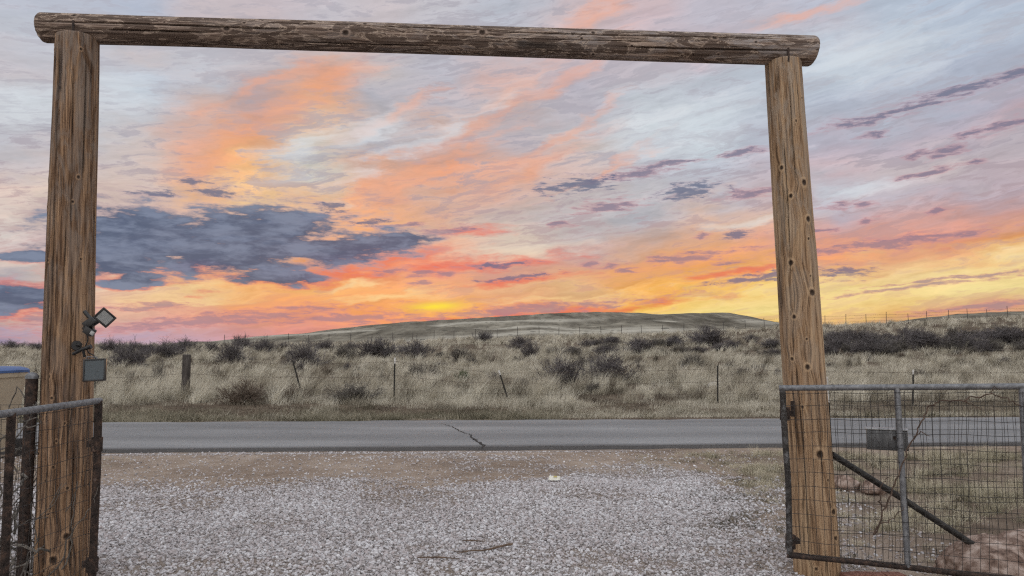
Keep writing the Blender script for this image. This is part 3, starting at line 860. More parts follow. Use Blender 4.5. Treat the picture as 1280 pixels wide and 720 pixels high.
# ------------------------------------------------------------------ grass
def blades(px, py, hgt, nb, width, spread, lean, nseg=2, seed=0, wind=(.35, .1), z_off=-.01):
    """tufts at (px, py): nb curved blades each; returns V, Q, rnd"""
    N = len(px)
    tot = N * nb
    bx = np.repeat(px, nb) + RNG.normal(0, 1, tot) * np.repeat(spread, nb)
    by = np.repeat(py, nb) + RNG.normal(0, 1, tot) * np.repeat(spread, nb)
    h = np.repeat(hgt, nb) * RNG.uniform(.45, 1.15, tot)
    ang = RNG.uniform(0, 2 * PI, tot)
    L = np.abs(RNG.normal(0, lean, tot)) + .1
    dx_, dy_ = np.cos(ang) * L + wind[0] * RNG.uniform(.2, 1.2, tot), np.sin(ang) * L + wind[1]
    wa = RNG.uniform(0, PI, tot)
    wx, wy = np.cos(wa), np.sin(wa)
    bz = terrain(bx, by) + z_off
    W_ = np.repeat(width, nb) * RNG.uniform(.6, 1.3, tot)
    V_ = np.empty((tot, nseg + 1, 2, 3), np.float32)
    for k in range(nseg + 1):
        f = k / nseg
        cx = bx + dx_ * h * f ** 1.7; cy = by + dy_ * h * f ** 1.7; cz = bz + h * f * (1 - .22 * f * np.minimum(L, 1.3))
        wk = W_ * (1 - .85 * f) * .5
        V_[:, k, 0] = np.stack([cx - wx * wk, cy - wy * wk, cz], -1)
        V_[:, k, 1] = np.stack([cx + wx * wk, cy + wy * wk, cz], -1)
    base = (np.arange(tot) * (nseg + 1) * 2)[:, None]
    Qs = [np.concatenate([base + 2 * k, base + 2 * k + 1, base + 2 * k + 3, base + 2 * k + 2], 1) for k in range(nseg)]
    Q_ = np.stack(Qs, 1).reshape(-1, 4)
    tuft_tone = RNG.normal(.5, .34, N)
    rnd = np.clip(np.repeat(tuft_tone, nb) * .7 + RNG.random(tot) * .3, 0, 1)
    return V_.reshape(-1, 3), Q_, np.repeat(rnd, (nseg + 1) * 2)


def join(name, parts, material, label, cat):
    o, VV, QQ, RR = 0, [], [], []
    for v_, q_, r_ in parts:
        VV.append(v_); QQ.append(q_ + o); RR.append(r_); o += len(v_)
    ob = np_mesh(name, np.concatenate(VV), np.concatenate(QQ), material, {'rnd': np.concatenate(RR)})
    return tag(ob, label, cat, kind='stuff')


def scatter(n, y0, y1, side=.95, pad=5):
    y = np.sqrt(RNG.uniform(y0 ** 2, y1 ** 2, n)); x = RNG.uniform(-1, 1, n) * (y * side + pad)
    return x, y


parts = []
for n_t, y0, y1, nb, wd, hmul in ((7400, 16.8, 26, 46, .0085, .85), (9600, 26, 42, 30, .013, .85), (11200, 42, 66, 20, .020, .9), (11700, 66, 104, 15, .031, 1.0)):
    x, y = scatter(n_t, y0, y1)
    v = y - RK * x
    dens = fbm(x / 3.2, y / 2.6, o=4, seed=41)
    # bare strip of soil beside the road on the left, thinner cover on dark banks
    bare = (1 - sstep(19.0, 20.6, v + .8 * (fbm(x / 1.2, y / 1.2, o=2, seed=44) - .5))) * (1 - sstep(-1.0, 1.5, x)) * (.45 + .75 * sstep(.40, .60, fbm(x / 1.8, y / 1.0, o=3, seed=45)))
    bank = np.exp(-((v - 66) / 9.0) ** 2) * sstep(2, 30, x) * .45
    keep = (v > 17.3) & (RNG.random(n_t) < np.clip(.07 + 1.1 * sstep(.43, .56, dens), 0, 1) - bare - bank)
    x, y, v, dens = x[keep], y[keep], v[keep], dens[keep]
    h = (.22 + .50 * fbm(x / 5, y / 5, o=3, seed=43)) * (.75 + 1.3 * (dens - .45)) * hmul * RNG.uniform(.7, 1.35, len(x))
    h *= (1 - .5 * np.exp(-((v - 17.3) / 1.2) ** 2)) * (.55 + .45 * sstep(20.5, 25, v))
    parts.append(blades(x, y, np.clip(h, .12, .8), nb, np.full(len(x), wd), np.full(len(x), .10 + .035 * math.sqrt(y0 / 17)), .55, 2))
for n_t, y0, y1, nb, wd in ((1500, 17.5, 30, 130, .0115), (1880, 30, 52, 75, .019), (1850, 52, 95, 40, .034)):      # single big tussocks
    x, y = scatter(n_t, y0, y1)
    v = y - RK * x
    keep = (v > 21.5) & (RNG.random(n_t) < .25 + sstep(.40, .58, fbm(x / 4.5, y / 3.5, o=3, seed=49)))
    x, y = x[keep], y[keep]
    parts.append(blades(x, y, RNG.uniform(.30, .85, len(x)), nb, np.full(len(x), wd), RNG.uniform(.06, .17, len(x)), .38, 3, wind=(.42, .05)))
join('field_grass', parts, M['grass'], 'pale dry straw grass covering the field beyond the road', 'grass')
parts = []
for n_t, y0, y1, nb, wd in ((3300, 17, 30, 30, .011), (4500, 30, 56, 18, .020), (4400, 56, 100, 12, .034)):
    x, y = scatter(n_t, y0, y1)
    v = y - RK * x
    dens = fbm(x / 3.2, y / 2.6, o=4, seed=41)
    keep = (v > 17.4) & (RNG.random(n_t) < 1 - sstep(.42, .54, dens))
    x, y = x[keep], y[keep]
    parts.append(blades(x, y, RNG.uniform(.08, .30, len(x)), nb, np.full(len(x), wd), np.full(len(x), .16), 1.0, 2, wind=(.15, .05)))
join('field_weeds', parts, M['field_weed'], 'short grey brown weeds in the gaps between the field grass', 'weeds')

# matted weeds along the far verge
x = RNG.uniform(-21, 21, 6200); v = 16.5 + np.abs(RNG.normal(0, 1, 6200)) * 1.7
y = v + RK * x
dens = fbm(x / 1.4, y / 1.0, o=3, seed=47)
bare = sstep(-7, -5.5, x) * (1 - sstep(-2.0, -.5, x)) * sstep(17.1, 17.5, v)
keep = (RNG.random(6200) < .15 + 1.5 * sstep(.42, .56, dens) - .9 * bare) & (v < 20.5) & (RNG.random(6200) < 1 - .75 * sstep(-1, 2.5, x))
x, y = x[keep], y[keep]
join('verge_weeds', [blades(x, y, RNG.uniform(.07, .26, len(x)), 34, np.full(len(x), .009), np.full(len(x), .13), 1.1, 2, wind=(.1, 0))], M['verge'],
     'low grey brown matted weeds along the far edge of the road', 'weeds')

# short turf on the near side, right of the driveway, and thin weeds along the gravel's edge
x = RNG.uniform(2.4, 10, 5200); y = RNG.uniform(4.6, 11.5, 5200)
dens = fbm(x / .55, y / .4, o=3, seed=51)
keep = (y - RK * x < 11.7) & (x < y * .80 + .8) & (RNG.random(5200) < sstep(2.4, 3.3, x) * (.03 + 1.2 * sstep(.46, .56, dens)))
x, y = x[keep], y[keep]
hh = (.02 + .10 * fbm(x / .5, y / .5, o=2, seed=52)) * (.9 + .9 * sstep(2.5, 5, x)) * RNG.uniform(.6, 1.4, len(x))
short = blades(x, y, hh, 40, np.full(len(x), .005), np.full(len(x), .045), 1.0, 2, wind=(.1, 0))
x2 = np.concatenate([RNG.uniform(-9.5, -5.4, 260), RNG.uniform(1.7, 4, 130)]); y2 = np.concatenate([RNG.uniform(8.8, 11.3, 260), RNG.uniform(9.6, 11.4, 130)])
short2 = blades(x2, y2, RNG.uniform(.02, .07, len(x2)), 30, np.full(len(x2), .005), np.full(len(x2), .05), 1.0, 2)
join('short_grass', [short, short2], M['short'], 'short tan hummocky turf between the wire gate and the road', 'grass')
x = RNG.uniform(1.75, 3.0, 330); y = RNG.uniform(5.6, 9.2, 330)
keep = (RNG.random(330) < .1 + 1.5 * sstep(.5, .62, fbm(x / .35, y / .25, o=2, seed=55))) & (x > 1.6 + .06 * (9 - y))
x, y = x[keep], y[keep]
join('edge_weeds', [blades(x, y, RNG.uniform(.02, .05, len(x)), 44, np.full(len(x), .006), np.full(len(x), .055), 1.3, 2, wind=(.05, 0))], M['weed'],
     'flat grey green weed mats at the right edge of the gravel', 'weeds')
# ------------------------------------------------------------------ log gateway
def proj(P):
    x, y, z = P[0], P[1], P[2] - EYE
    zc = y * cp + z * sp
    return 640 + F * x / zc, 360 - F * (z * cp - y * sp) / zc


def log(name, material, p0, p1, r0, r1, parent, knots=(), cracks=(), stains=(), seed=0, nring=760, nseg=176, cope=(0, 0), skew=(0, 0), height01=(0, 1), round0=.012, round1=.012):
    """a peeled log from p0 to p1; knots, cracks and stains are given on the face towards the driveway's viewer as (along 0..1, across -1..1, size)"""
    p0, p1 = Vector(p0), Vector(p1)
    L = (p1 - p0).length
    ax = (p1 - p0).normalized()
    front = Vector((0, -1, 0)); front = (front - ax * front.dot(ax)).normalized()
    sidev = front.cross(ax).normalized()                       # theta grows towards sidev
    if sidev.x < 0 and abs(ax.x) < .5: sidev = -sidev
    if abs(ax.x) >= .5 and sidev.z < 0: sidev = -sidev
    t = np.linspace(0, 1, nring)
    th = np.linspace(-PI, PI, nseg, endpoint=False)
    T, TH = np.meshgrid(t, th, indexing='ij')
    R = r0 + (r1 - r0) * T
    S_ = T * L
    cx, sx_ = np.cos(TH), np.sin(TH)
    # slow bulges, long grain furrows
    R = R * (1 + .035 * (fbm(cx * .9 + 5, sx_ * .9 + 5, S_ * .9, o=3, seed=seed) - .5) * 2)
    fur = fbm(cx * 9 + 20, sx_ * 9 + 20, S_ * .55, o=4, seed=seed + 1, gain=.6)
    R = R + (fur - .5) * .010
    R = R + .0045 * (fbm(cx * 26 + 50, sx_ * 26 + 50, S_ * 1.1, o=2, seed=seed + 2) - .5)
    G = TH * (r0 + r1) / 2
    KN, RG, CR, ST = [np.zeros_like(T) for _ in range(4)]
    G2 = G.copy()
    rm = (r0 + r1) / 2
    for al, ac, size in knots:
        a0 = math.asin(max(-.97, min(.97, ac)))
        da = (TH - a0) * rm
        ds = S_ - al * L
        q = np.sqrt((da / 1.0) ** 2 + (ds / 1.25) ** 2) / size
        wob = 1 + .35 * (fbm(TH * 9, S_ * 30, o=2, seed=seed + int(al * 999)) - .5)
        q = q * wob
        KN = np.maximum(KN, 1 - sstep(.62, 1.0, q))
        RG = np.maximum(RG, sstep(.95, 1.15, q) * (1 - sstep(1.35, 1.9, q)))
        R = R + size * .30 * np.exp(-(q / 1.5) ** 2) - size * .55 * np.exp(-(q / .55) ** 2)
        G2 = G2 + np.sign(da) * size * 1.5 * np.exp(-(ds / (4.5 * size)) ** 2) * (1 - np.exp(-np.abs(da) / (.5 * size))) * np.exp(-np.abs(da) / (3.5 * size))
    for al0, al1, ac, wd in cracks:
        a0 = math.asin(max(-.98, min(.98, ac)))
        line = a0 + (.05 * np.sin(S_ * 2.1 + ac * 9) + .06 * (fbm(S_ * 3, S_ * 0 + ac * 7, o=3, seed=seed + 5) - .5))
        fade = sstep(al0, al0 + .06, T) * (1 - sstep(al1 - .06, al1, T))
        wv = wd * (.5 + 1.0 * fbm(S_ * 4, S_ * 0 + ac * 3, o=2, seed=seed + 6))
        g_ = np.exp(-((TH - line) * rm / np.maximum(wv, 1e-4)) ** 2) * fade
        CR = np.maximum(CR, g_)
        R = R - .016 * g_
    for al0, al1, ac, wd in stains:
        a0 = math.asin(ac)
        edge = .25 * sstep(0, .01, T - al0) * 0 + 1
        fade = sstep(al0 - .004, al0 + .004, T) * (1 - sstep(al1 - .08, al1, T)) * edge
        wv = wd * (.6 + .9 * fbm(S_ * 14, S_ * 0, o=2, seed=seed + 8))
        ST = np.maximum(ST, (1 - sstep(.6, 1.2, np.abs(TH - a0) * rm / wv)) * fade)
    # rounded ends
    for e, rr in ((S_, round0), (L - S_, round1)):
        q = np.clip(1 - e / max(rr, 1e-4), 0, 1)
        R = R * (1 - .16 * q ** 2)
    P0 = np.array(p0); A_, Fv, Sv = np.array(ax), np.array(front), np.array(sidev)
    axial = S_.copy()
    # saw cuts that are not square, and the coped top that seats the beam
    up_c = sx_ if abs(ax.x) >= .5 else cx
    axial = axial + skew[0] * (1 - T) ** 30 * up_c + skew[1] * T ** 30 * up_c
    V = P0 + axial[..., None] * A_ + R[..., None] * (cx[..., None] * Fv + sx_[..., None] * Sv)
    n_ = nring * nseg
    idx = np.arange(n_).reshape(nring, nseg)
    nxt = np.roll(idx, -1, 1)
    Qd = np.stack([idx[:-1], nxt[:-1], nxt[1:], idx[1:]], -1).reshape(-1, 4)
    c0, c1 = V[0].mean(0), V[-1].mean(0)
    Vv = np.concatenate([V.reshape(-1, 3), [c0, c1]])
    half = nseg // 2
    caps = []
    for k in range(0, nseg, 2):
        caps.append((n_, idx[0, (k + 2) % nseg], idx[0, (k + 1) % nseg], idx[0, k]))
        caps.append((n_ + 1, idx[-1, k], idx[-1, (k + 1) % nseg], idx[-1, (k + 2) % nseg]))
    ext = lambda a, v: np.concatenate([a.ravel(), [v, v]])
    H = height01[0] + (height01[1] - height01[0]) * T
    o = np_mesh(name, Vv, np.concatenate([Qd, np.array(caps)]), [material, M['end']],
                {'g': ext(G2, 0), 't': ext(S_, 0), 'knot': ext(KN, 0), 'ring': ext(RG, 0), 'crack': ext(CR, 0), 'stain': ext(ST, 0), 'height': ext(H, 1)}, smooth=True, parent=parent)
    mi = np.zeros(len(o.data.polygons), dtype=np.int32); mi[len(Qd):] = 1
    o.data.polygons.foreach_set('material_index', mi)
    sm = np.ones(len(mi), dtype=bool); sm[len(Qd):] = False
    o.data.polygons.foreach_set('use_smooth', sm)
    # outward normals
    bm = bmesh.new(); bm.from_mesh(o.data)
    bmesh.ops.recalc_face_normals(bm, faces=bm.faces); bm.to_mesh(o.data); bm.free()
    return o


LY, RY = 5.1, 5.45
gate = empty('log_gateway', (-.4, 5.27, 0))
tag(gate, 'rustic gateway of two upright logs carrying a log crossbeam over the driveway', 'gateway')


def post_mark(px, py, base, top, hw):
    """(along, across) of a mark at a picture point of a post whose base and top axis points are given"""
    al = (base[1] - py) / (base[1] - top[1])
    cx_ = base[0] + (top[0] - base[0]) * al
    return al, (px - cx_) / (hw[0] + (hw[1] - hw[0]) * al)


lb, lt = (77.5, 727), (97, 47)
rb, rt = (1022, 708), (978.5, 77)
lk = [(75, 64, .012), (112, 70, .010), (90, 120, .010), (68, 231, .018), (109, 230, .011), (70, 266, .014), (104, 261, .010), (76, 332, .008), (67, 423, .016), (110, 330, .008), (79, 470, .013),
      (83, 495, .009), (100, 500, .007), (72, 520, .008), (96, 525, .007), (64, 560, .009), (85, 575, .008), (76, 590, .007), (98, 600, .009), (70, 625, .008), (97, 655, .020), (85, 680, .022), (75, 692, .010), (100, 705, .011), (63, 700, .008), (88, 545, .008), (80, 628, .007)]
rk = [(972, 216, .016), (997, 236, .021), (981, 252, .015), (1002, 281, .020), (982, 333, .018), (1006, 370, .022), (986, 398, .014), (1000, 458, .017), (987, 160, .010), (965, 200, .008), (985, 448, .012),
      (1014, 560, .026), (1031, 627, .018), (1034, 657, .014), (1002, 305, .009), (1004, 350, .008), (996, 130, .008), (995, 505, .010), (1024, 590, .009), (1010, 690, .010), (999, 425, .008)]
post_l = log('post', M['wood_dark_post'], at(*lb, LY) - Vector((0, 0, .08)), at(*lt, LY), .168, .138, gate,
             [(*post_mark(x, y, lb, lt, (29, 24.5)), s_) for x, y, s_ in lk],
             [(.30, .98, -.30, .006), (.02, .55, -.42, .005), (.50, .80, -.55, .006), (.1, .4, .1, .003), (.2, .6, .55, .004), (.62, .95, .45, .003), (.70, .99, .80, .005), (.02, .3, .7, .004), (.3, .5, -.75, .005), (.0, .25, -.15, .004), (.4, .7, .25, .0025)],
             [(.885, 1.0, -.22, .016)], seed=100, round1=.012)
post_r = log('post', M['wood_tan_post'], at(*rb, RY) - Vector((0, 0, .08)), at(*rt, RY), .160, .128, gate,
             [(*post_mark(x, y, rb, rt, (26.5, 21.5)), s_) for x, y, s_ in rk],
             [(.0, .99, .93, .006), (.05, .42, -.62, .004), (.72, .97, -.1, .003), (.35, .62, .42, .003), (.15, .34, .15, .0022), (.55, .85, -.6, .0025), (.02, .22, .55, .003), (.80, .99, .45, .003)],
             [], seed=200, round1=.012)
bl, br = (51, 34.5), (1017.5, 64)


def beam_mark(px, py):
    al = (px - bl[0]) / (br[0] - bl[0])
    cy_ = bl[1] + (br[1] - bl[1]) * al
    return al, (cy_ - py) / 18.2


bk = [(97, 25, .017), (204, 35, .008), (278, 43, .018), (298, 35, .010), (319, 31, .008), (420, 48, .020), (443, 35, .014), (402, 44, .008), (587, 47, .020), (500, 38, .006), (640, 55, .006),
      (711, 55, .009), (726, 47, .014), (775, 64, .009), (825, 46, .010), (880, 54, .016), (933, 60, .010), (727, 71, .010), (886, 73, .009), (160, 47, .007)]
beam_p0, beam_p1 = at(*bl, LY), at(*br, RY)
beam = log('crossbeam', M['wood_beam'], beam_p0, beam_p1, .101, .112, gate, [(*beam_mark(x, y), s_) for x, y, s_ in bk],
           [(.0, .33, .02, .0045), (.06, .24, -.35, .004), (.25, .60, .45, .003), (.55, .97, .35, .004), (.72, .999, -.45, .0055), (.30, .52, -.72, .004), (.40, .72, .72, .003), (.60, .8, -.15, .0025), (.85, 1.0, .6, .003), (.1, .4, .78, .003)],
           [(.60, .70, -.55, .028), (.03, .05, -.55, .02)], seed=300, nring=900, skew=(-.006, .014), round0=.02, round1=.03)
for (x, y0, y1, Y) in ((91.5, 26, 47, LY - .105), (985.3, 57, 77, RY - .115)):
    MB().tube([at(x, y0, Y), at(x + .3, y1, Y - .014)], .0085, 8).build('iron_spike', M['rust'], gate)


# ------------------------------------------------------------------ wire mesh and gates
def net(fT, fB, s0, s1, gap, vgap, rad, mb, bulge=.007, seed=1, ncol=None):
    """woven wire between a top line and a bottom line, both functions of s"""
    Ltop = (fT(s1) - fT(s0)).length
    H = (fT(s0) - fB(s0)).length
    n_c, n_r = int(Ltop / gap), int(H / vgap)
    r_ = random.Random(seed)
    nrm = (fT(s1) - fT(s0)).cross(fB(s0) - fT(s0)).normalized()

    def pt(u, v):
        s_ = s0 + (s1 - s0) * u
        p = fT(s_).lerp(fB(s_), v)
        b = bulge * (math.sin(u * 9 + v * 4 + seed) + .7 * math.sin(u * 23 - v * 11 + seed * 2))
        return p + nrm * b + Vector((.003 * math.sin(v * 17 + seed + u * 30), 0, .004 * math.sin(u * 31 + seed + v * 5)))
    for i in range(n_c + 1):
        u = min(max(i / n_c + r_.uniform(-.12, .12) / n_c, 0), 1)
        mb.tube([pt(u, j / 10) for j in range(11)], rad, 4, False)
    for j in range(n_r + 1):
        v = min(max(j / n_r + r_.uniform(-.1, .1) / n_r, 0), 1)
        m_ = max(8, n_c // 2)
        mb.tube([pt(i / m_, v) for i in range(m_ + 1)], rad, 4, False)
    return mb


def line_f(a, b):
    return lambda s_: a + (b - a) * s_


def solve(f, px, lo=-.5, hi=2.0):
    for _ in range(50):
        mid_ = (lo + hi) / 2
        if proj(f(mid_))[0] < px: lo = mid_
        else: hi = mid_
    return (lo + hi) / 2


# right gate, swung open along the fence
rg = empty('wire_gate', (1.9, 5.15, .15))
tag(rg, 'long grey pipe and mesh gate hung in front of the tan log post', 'gate')
T_, B_ = line_f(at(977, 485, 5.15), at(1280, 483, 4.72)), line_f(at(986.5, 694, 5.15), at(1285, 725, 4.72))
S1 = 1.45
MB().tube([T_(-.012), T_(.3), T_(.7), T_(S1)], .0200, 12).build('top_rail', M['galv'], rg)
MB().tube([B_(-.01), B_(.35) + Vector((0, 0, .004)), B_(.8) - Vector((0, 0, .004)), B_(S1)], .0195, 12).build('bottom_rail', M['rust'], rg)
MB().tube([T_(.003), T_(.003).lerp(B_(.003), .3) + Vector((.003, 0, 0)), T_(.003).lerp(B_(.003), .55) + Vector((.012, 0, 0)), B_(.003)], .0205, 12).build('end_pipe', M['flaky'], rg)
for a, b in ((1121, 1135), (1277, 1290)):
    sa, sb = solve(T_, a), solve(B_, b)
    MB().tube([T_(sa), B_(sb)], .0195, 12).build('upright_pipe', M['galv'], rg)
sa, sb = 1.43, 1.43
MB().tube([T_(sa), B_(sb)], .0205, 12).build('end_pipe', M['flaky'], rg)
Tn, Bn = (lambda s_: T_(s_) - Vector((0, .024, .028))), (lambda s_: B_(s_) + Vector((0, -.024, .022)))
net(Tn, Bn, .012, 1.42, .052, .088, .0017, MB(), seed=3).build('wire_mesh', M['wire'], rg)
for py, hx in ((517, 981.5), (677, 988.5)):
    h = MB()
    c = at(hx, py, 5.165)
    h.tube([c + Vector((-.004, 0, -.045)), c + Vector((0, 0, .045))], .034, 12)
    h.box(c + Vector((.035, .03, .0)), (.06, .05, .036))
    h.tube([c + Vector((.05, .04, 0)), c + Vector((.075, .15, 0))], .010, 8)
    h.build('hinge', M['rust'], rg)
strap = MB(); c = at(991, 511, 5.31)
strap.box(c + Vector((0, 0, .0)), (.026, .012, .11)); strap.tube([c + Vector((0, -.002, -.03)), c + Vector((0, -.02, -.03))], .009, 8)
strap.build('hinge_strap', M['rust'], rg)

# left gate, swung open towards the viewer
lg = empty('wire_gate', (-2.75, 4.85, .1))
tag(lg, 'grey railed wire gate swung open beside the dark brown log post', 'gate')
TA, TB = at(123.5, 501, 4.86), at(0, 518, 3.86)
TL = line_f(TA, TB)
BA = Vector((TA.x + .01, TA.y, .10)); BB = Vector((TB.x + .01, TB.y, .13))
BL = line_f(BA, BB)
MB().tube([TL(-.012), TL(.4), TL(.8), TL(1.6)], .0205, 12).build('top_rail', M['galv'], lg)
MB().tube([BL(-.01), BL(1.6)], .0195, 12).build('bottom_rail', M['rust'], lg)
MB().tube([TL(.004), TL(.004).lerp(BL(.004), .35) + Vector((.006, 0, 0)), BL(.004)], .0240, 12).build('end_pipe', M['rust'], lg)
for s_ in (.905, 1.58): MB().tube([TL(s_), BL(s_)], .0215, 12).build('upright_pipe', M['rust'], lg)
net(lambda s_: TL(s_) - Vector((.022, 0, .03)), lambda s_: BL(s_) + Vector((-.022, 0, .02)), .02, 1.57, .055, .10, .0016, MB(), bulge=.008, seed=8).build('wire_mesh', M['wire'], lg)
for z in (.98, .22):
    h = MB(); c = TL(.004).lerp(BL(.004), (TA.z - z) / (TA.z - .1))
    h.tube([c + Vector((0, 0, -.045)), c + Vector((0, 0, .045))], .034, 12)
    h.box(c + Vector((-.04, .025, 0)), (.06, .045, .04)); h.tube([c + Vector((-.05, .03, 0)), c + Vector((-.10, .13, 0))], .012, 8)
    h.build('hinge', M['rust'], lg)

# fences beside the logs
lf = empty('woven_wire_fence', (-3.2, 5.0, 0))
tag(lf, 'woven wire fence on a black capped pipe post left of the gateway', 'fence')
pc = at(41, 471, 4.98)
pp = MB().tube([Vector((pc.x, pc.y, -.05)), Vector((pc.x - .005, pc.y, pc.z))], .0375, 16).build('pipe_post', M['rust'], lf)
cap = MB().tube([Vector((pc.x - .005, pc.y, pc.z - .012)), Vector((pc.x - .005, pc.y, pc.z + .006)), Vector((pc.x - .005, pc.y, pc.z + .022)), Vector((pc.x - .005, pc.y, pc.z + .030))], [.041, .041, .030, .006], 16)
co = cap.build('post_cap', M['galv'], lf)
fT, fB = line_f(Vector((-2.98, 5.06, 1.22)), Vector((-5.4, 4.86, 1.24))), line_f(Vector((-2.98, 5.06, .04)), Vector((-5.4, 4.86, .04)))
net(fT, fB, 0, 1, .055, .10, .0016, MB(), bulge=.02, seed=12).build('wire_mesh', M['wire'], lf)
MB().tube([Vector((-5.4, 4.88, -.05)), Vector((-5.4, 4.88, 1.38))], .0375, 14).build('pipe_post', M['rust'], lf)


def tpost(mb, tip, p, top, lean=(0, 0)):
    """studded T section post from below ground to its top; returns nothing, fills mb (and tip for the painted end)"""
    p, top = Vector(p), Vector(top)
    ax = (top - p).normalized()
    q = Vector((0, 0, 1)).rotation_difference(ax).to_matrix()
    L = (top - p).length
    for m_, a, b in ((mb, 0, L * (.87 if tip else 1)), (tip, L * .87, L)):
        if m_ is None: continue
        c = p + ax * ((a + b) / 2)
        m_.box(c, (.046, .006, b - a), q); m_.box(c + q @ Vector((0, .0195, 0)), (.006, .032, b - a), q)
    for k in range(int(L / .06)):
        if k * .06 < L * .88: mb.box(p + ax * (k * .06 + .03) + q @ Vector((0, -.0055, 0)), (.010, .006, .014), q)


rf = empty('woven_wire_fence', (2.4, 5.6, 0))
tag(rf, 'woven wire fence with a white tipped steel post behind the tan log post', 'fence')
tb, tt = MB(), MB()
top = at(1031, 471, 5.66)
tpost(tb, tt, Vector((top.x + .04, 5.66, -.1)), top)
tp = tb.build('steel_post', M['tpost'], rf, smooth=False); tt.build('white_tip', M['white_paint'], rf, smooth=False)
fT, fB = line_f(Vector((2.34, 5.62, 1.205)), Vector((5.6, 5.52, 1.20))), line_f(Vector((2.34, 5.62, .02)), Vector((5.6, 5.52, .03)))
net(fT, fB, 0, 1, .050, .105, .0017, MB(), bulge=.02, seed=21).build('wire_mesh', M['wire'], rf)
tb = MB(); tpost(tb, None, Vector((5.6, 5.55, -.1)), Vector((5.6, 5.55, 1.36))); tb.build('steel_post', M['tpost'], rf, smooth=False)

# diagonal brace pipe
bp = MB(); a, b = at(1040, 568, 5.40), at(1222, 684.5, 5.36)
bp.tube([a, a.lerp(b, .5) + Vector((0, 0, .006)), b], .0225, 14)
o = bp.build('brace_pipe', M['black_steel'])
tag(o, 'dark diagonal pipe leaning from beside the tan log post down to the boulder', 'pipe')

# box hung on the gate
sm_ = solve(T_, 1121)
g0 = T_(sm_).lerp(B_(solve(B_, 1135)), .27)
bx = empty('metal_box', (g0.x - .06, g0.y + .10, g0.z - .05))
tag(bx, 'dull grey sheet metal box fixed behind the middle upright of the right gate', 'box')
c0, c1 = at(1084, 537, g0.y + .10), at(1133, 562, g0.y + .10)
cx_, cz_ = (c0.x + c1.x) / 2, (c0.z + c1.z) / 2
wd, ht = c1.x - c0.x, c0.z - c1.z
qy = Matrix.Rotation(-.44, 3, 'Z')
MB().box((cx_, g0.y + .10, cz_), (wd * .96, .10, ht), qy).build('case', M['box_metal'], bx, bevel=.008)
MB().box((cx_, g0.y + .098, cz_ + ht / 2 + .005), (wd * .96 + .012, .112, .010), qy).build('lid', M['lid_metal'], bx, bevel=.004)
m_ = MB(); m_.box((g0.x, g0.y + .032, cz_ + .02), (.05, .03, .02)); m_.build('clamp', M['rust'], bx)

# ------------------------------------------------------------------ solar light and its panel on the dark post
sl = empty('solar_floodlight', at(110, 405, 4.95))
tag(sl, 'small black floodlight with motion sensor screwed to the dark log post', 'light')
ctr = at(131, 397, 4.86)
nrm = Vector((.50, -.84, -.12)).normalized()
xr = Vector((0, 0, 1)).cross(nrm).normalized(); yr = nrm.cross(xr).normalized()
roll = math.radians(-42)
u_, v_ = xr * math.cos(roll) + yr * math.sin(roll), -xr * math.sin(roll) + yr * math.cos(roll)
Rm = Matrix((u_, v_, nrm)).transposed()
hs = MB()
hs.box(ctr - nrm * .022, (.098, .086, .034), Rm)
hs.box(ctr - nrm * .052, (.082, .070, .04), Rm)
for k in (-1, 1): hs.box(ctr + nrm * .0 + v_ * .040 * k, (.106, .012, .016), Rm); hs.box(ctr + u_ * .047 * k, (.013, .073, .016), Rm)
hs.build('lamp_housing', M['black_plastic'], sl, bevel=.003)
ls = MB(); ls.box(ctr - nrm * .002, (.080, .066, .008), Rm)
for k in range(-4, 5): ls.box(ctr + nrm * .003 + v_ * (.0075 * k), (.08, .0025, .004), Rm)
ls.build('lamp_diffuser', M['lens'], sl, smooth=False)
arm = MB()
arm.box(at(113, 404, 4.93), (.075, .055, .05), Matrix.Rotation(-.6, 3, 'Y'))
arm.build('swivel_block', M['black_plastic'], sl, bevel=.004)
arm = MB()
arm.tube([at(105.5, 389, 4.93), at(111, 396, 4.93), at(119, 403, 4.92)], .013, 10)
arm.tube([at(118, 404, 4.92), at(125, 400, 4.90)], .014, 10)
arm.build('mounting_bracket', M['black_plastic'], sl)
sn = MB(); sc_ = at(112, 414, 4.92)
qs = Matrix.Rotation(.55, 3, 'Y')
sn.box(sc_, (.062, .05, .05), qs); sn.tube([at(105, 410, 4.95), at(110, 412, 4.93)], .016, 10)
sn.build('motion_sensor', M['black_plastic'], sl, bevel=.006)
sw = MB(); sw.box(at(115.3, 416.5, 4.886), (.026, .012, .026), qs); sw.build('sensor_window', M['lens'], sl, bevel=.003)

pn = empty('solar_charger', at(106, 445, 4.96))
tag(pn, 'little black framed solar panel hanging at the right side of the dark log post', 'solar panel')
pc_ = at(118.3, 462.5, 4.90)
Rp = Matrix.Rotation(.16, 3, 'Z') @ Matrix.Rotation(-.05, 3, 'Y') @ Matrix.Rotation(-.12, 3, 'X')
fr = MB()
fr.box(pc_ + Rp @ Vector((0, .010, 0)), (.138, .014, .146), Rp)
for k in (-1, 1):
    fr.box(pc_ + Rp @ Vector((.064 * k, 0, 0)), (.011, .022, .146), Rp); fr.box(pc_ + Rp @ Vector((0, 0, .068 * k)), (.117, .022, .011), Rp)
fr.build('panel_frame', M['black_plastic'], pn, bevel=.003)
MB().box(pc_ + Rp @ Vector((0, -.001, 0)), (.117, .010, .125), Rp).build('solar_cells', M['solar'], pn, smooth=False)
cb = MB(); cb.tube([at(121, 450, 4.93), at(117, 444, 4.94), at(111, 441, 4.945), at(107, 433, 4.95), at(110, 424, 4.95), at(108, 417, 4.95), at(111, 411, 4.94)], .0045, 8); cb.build('cable', M['black_plastic'], pn)
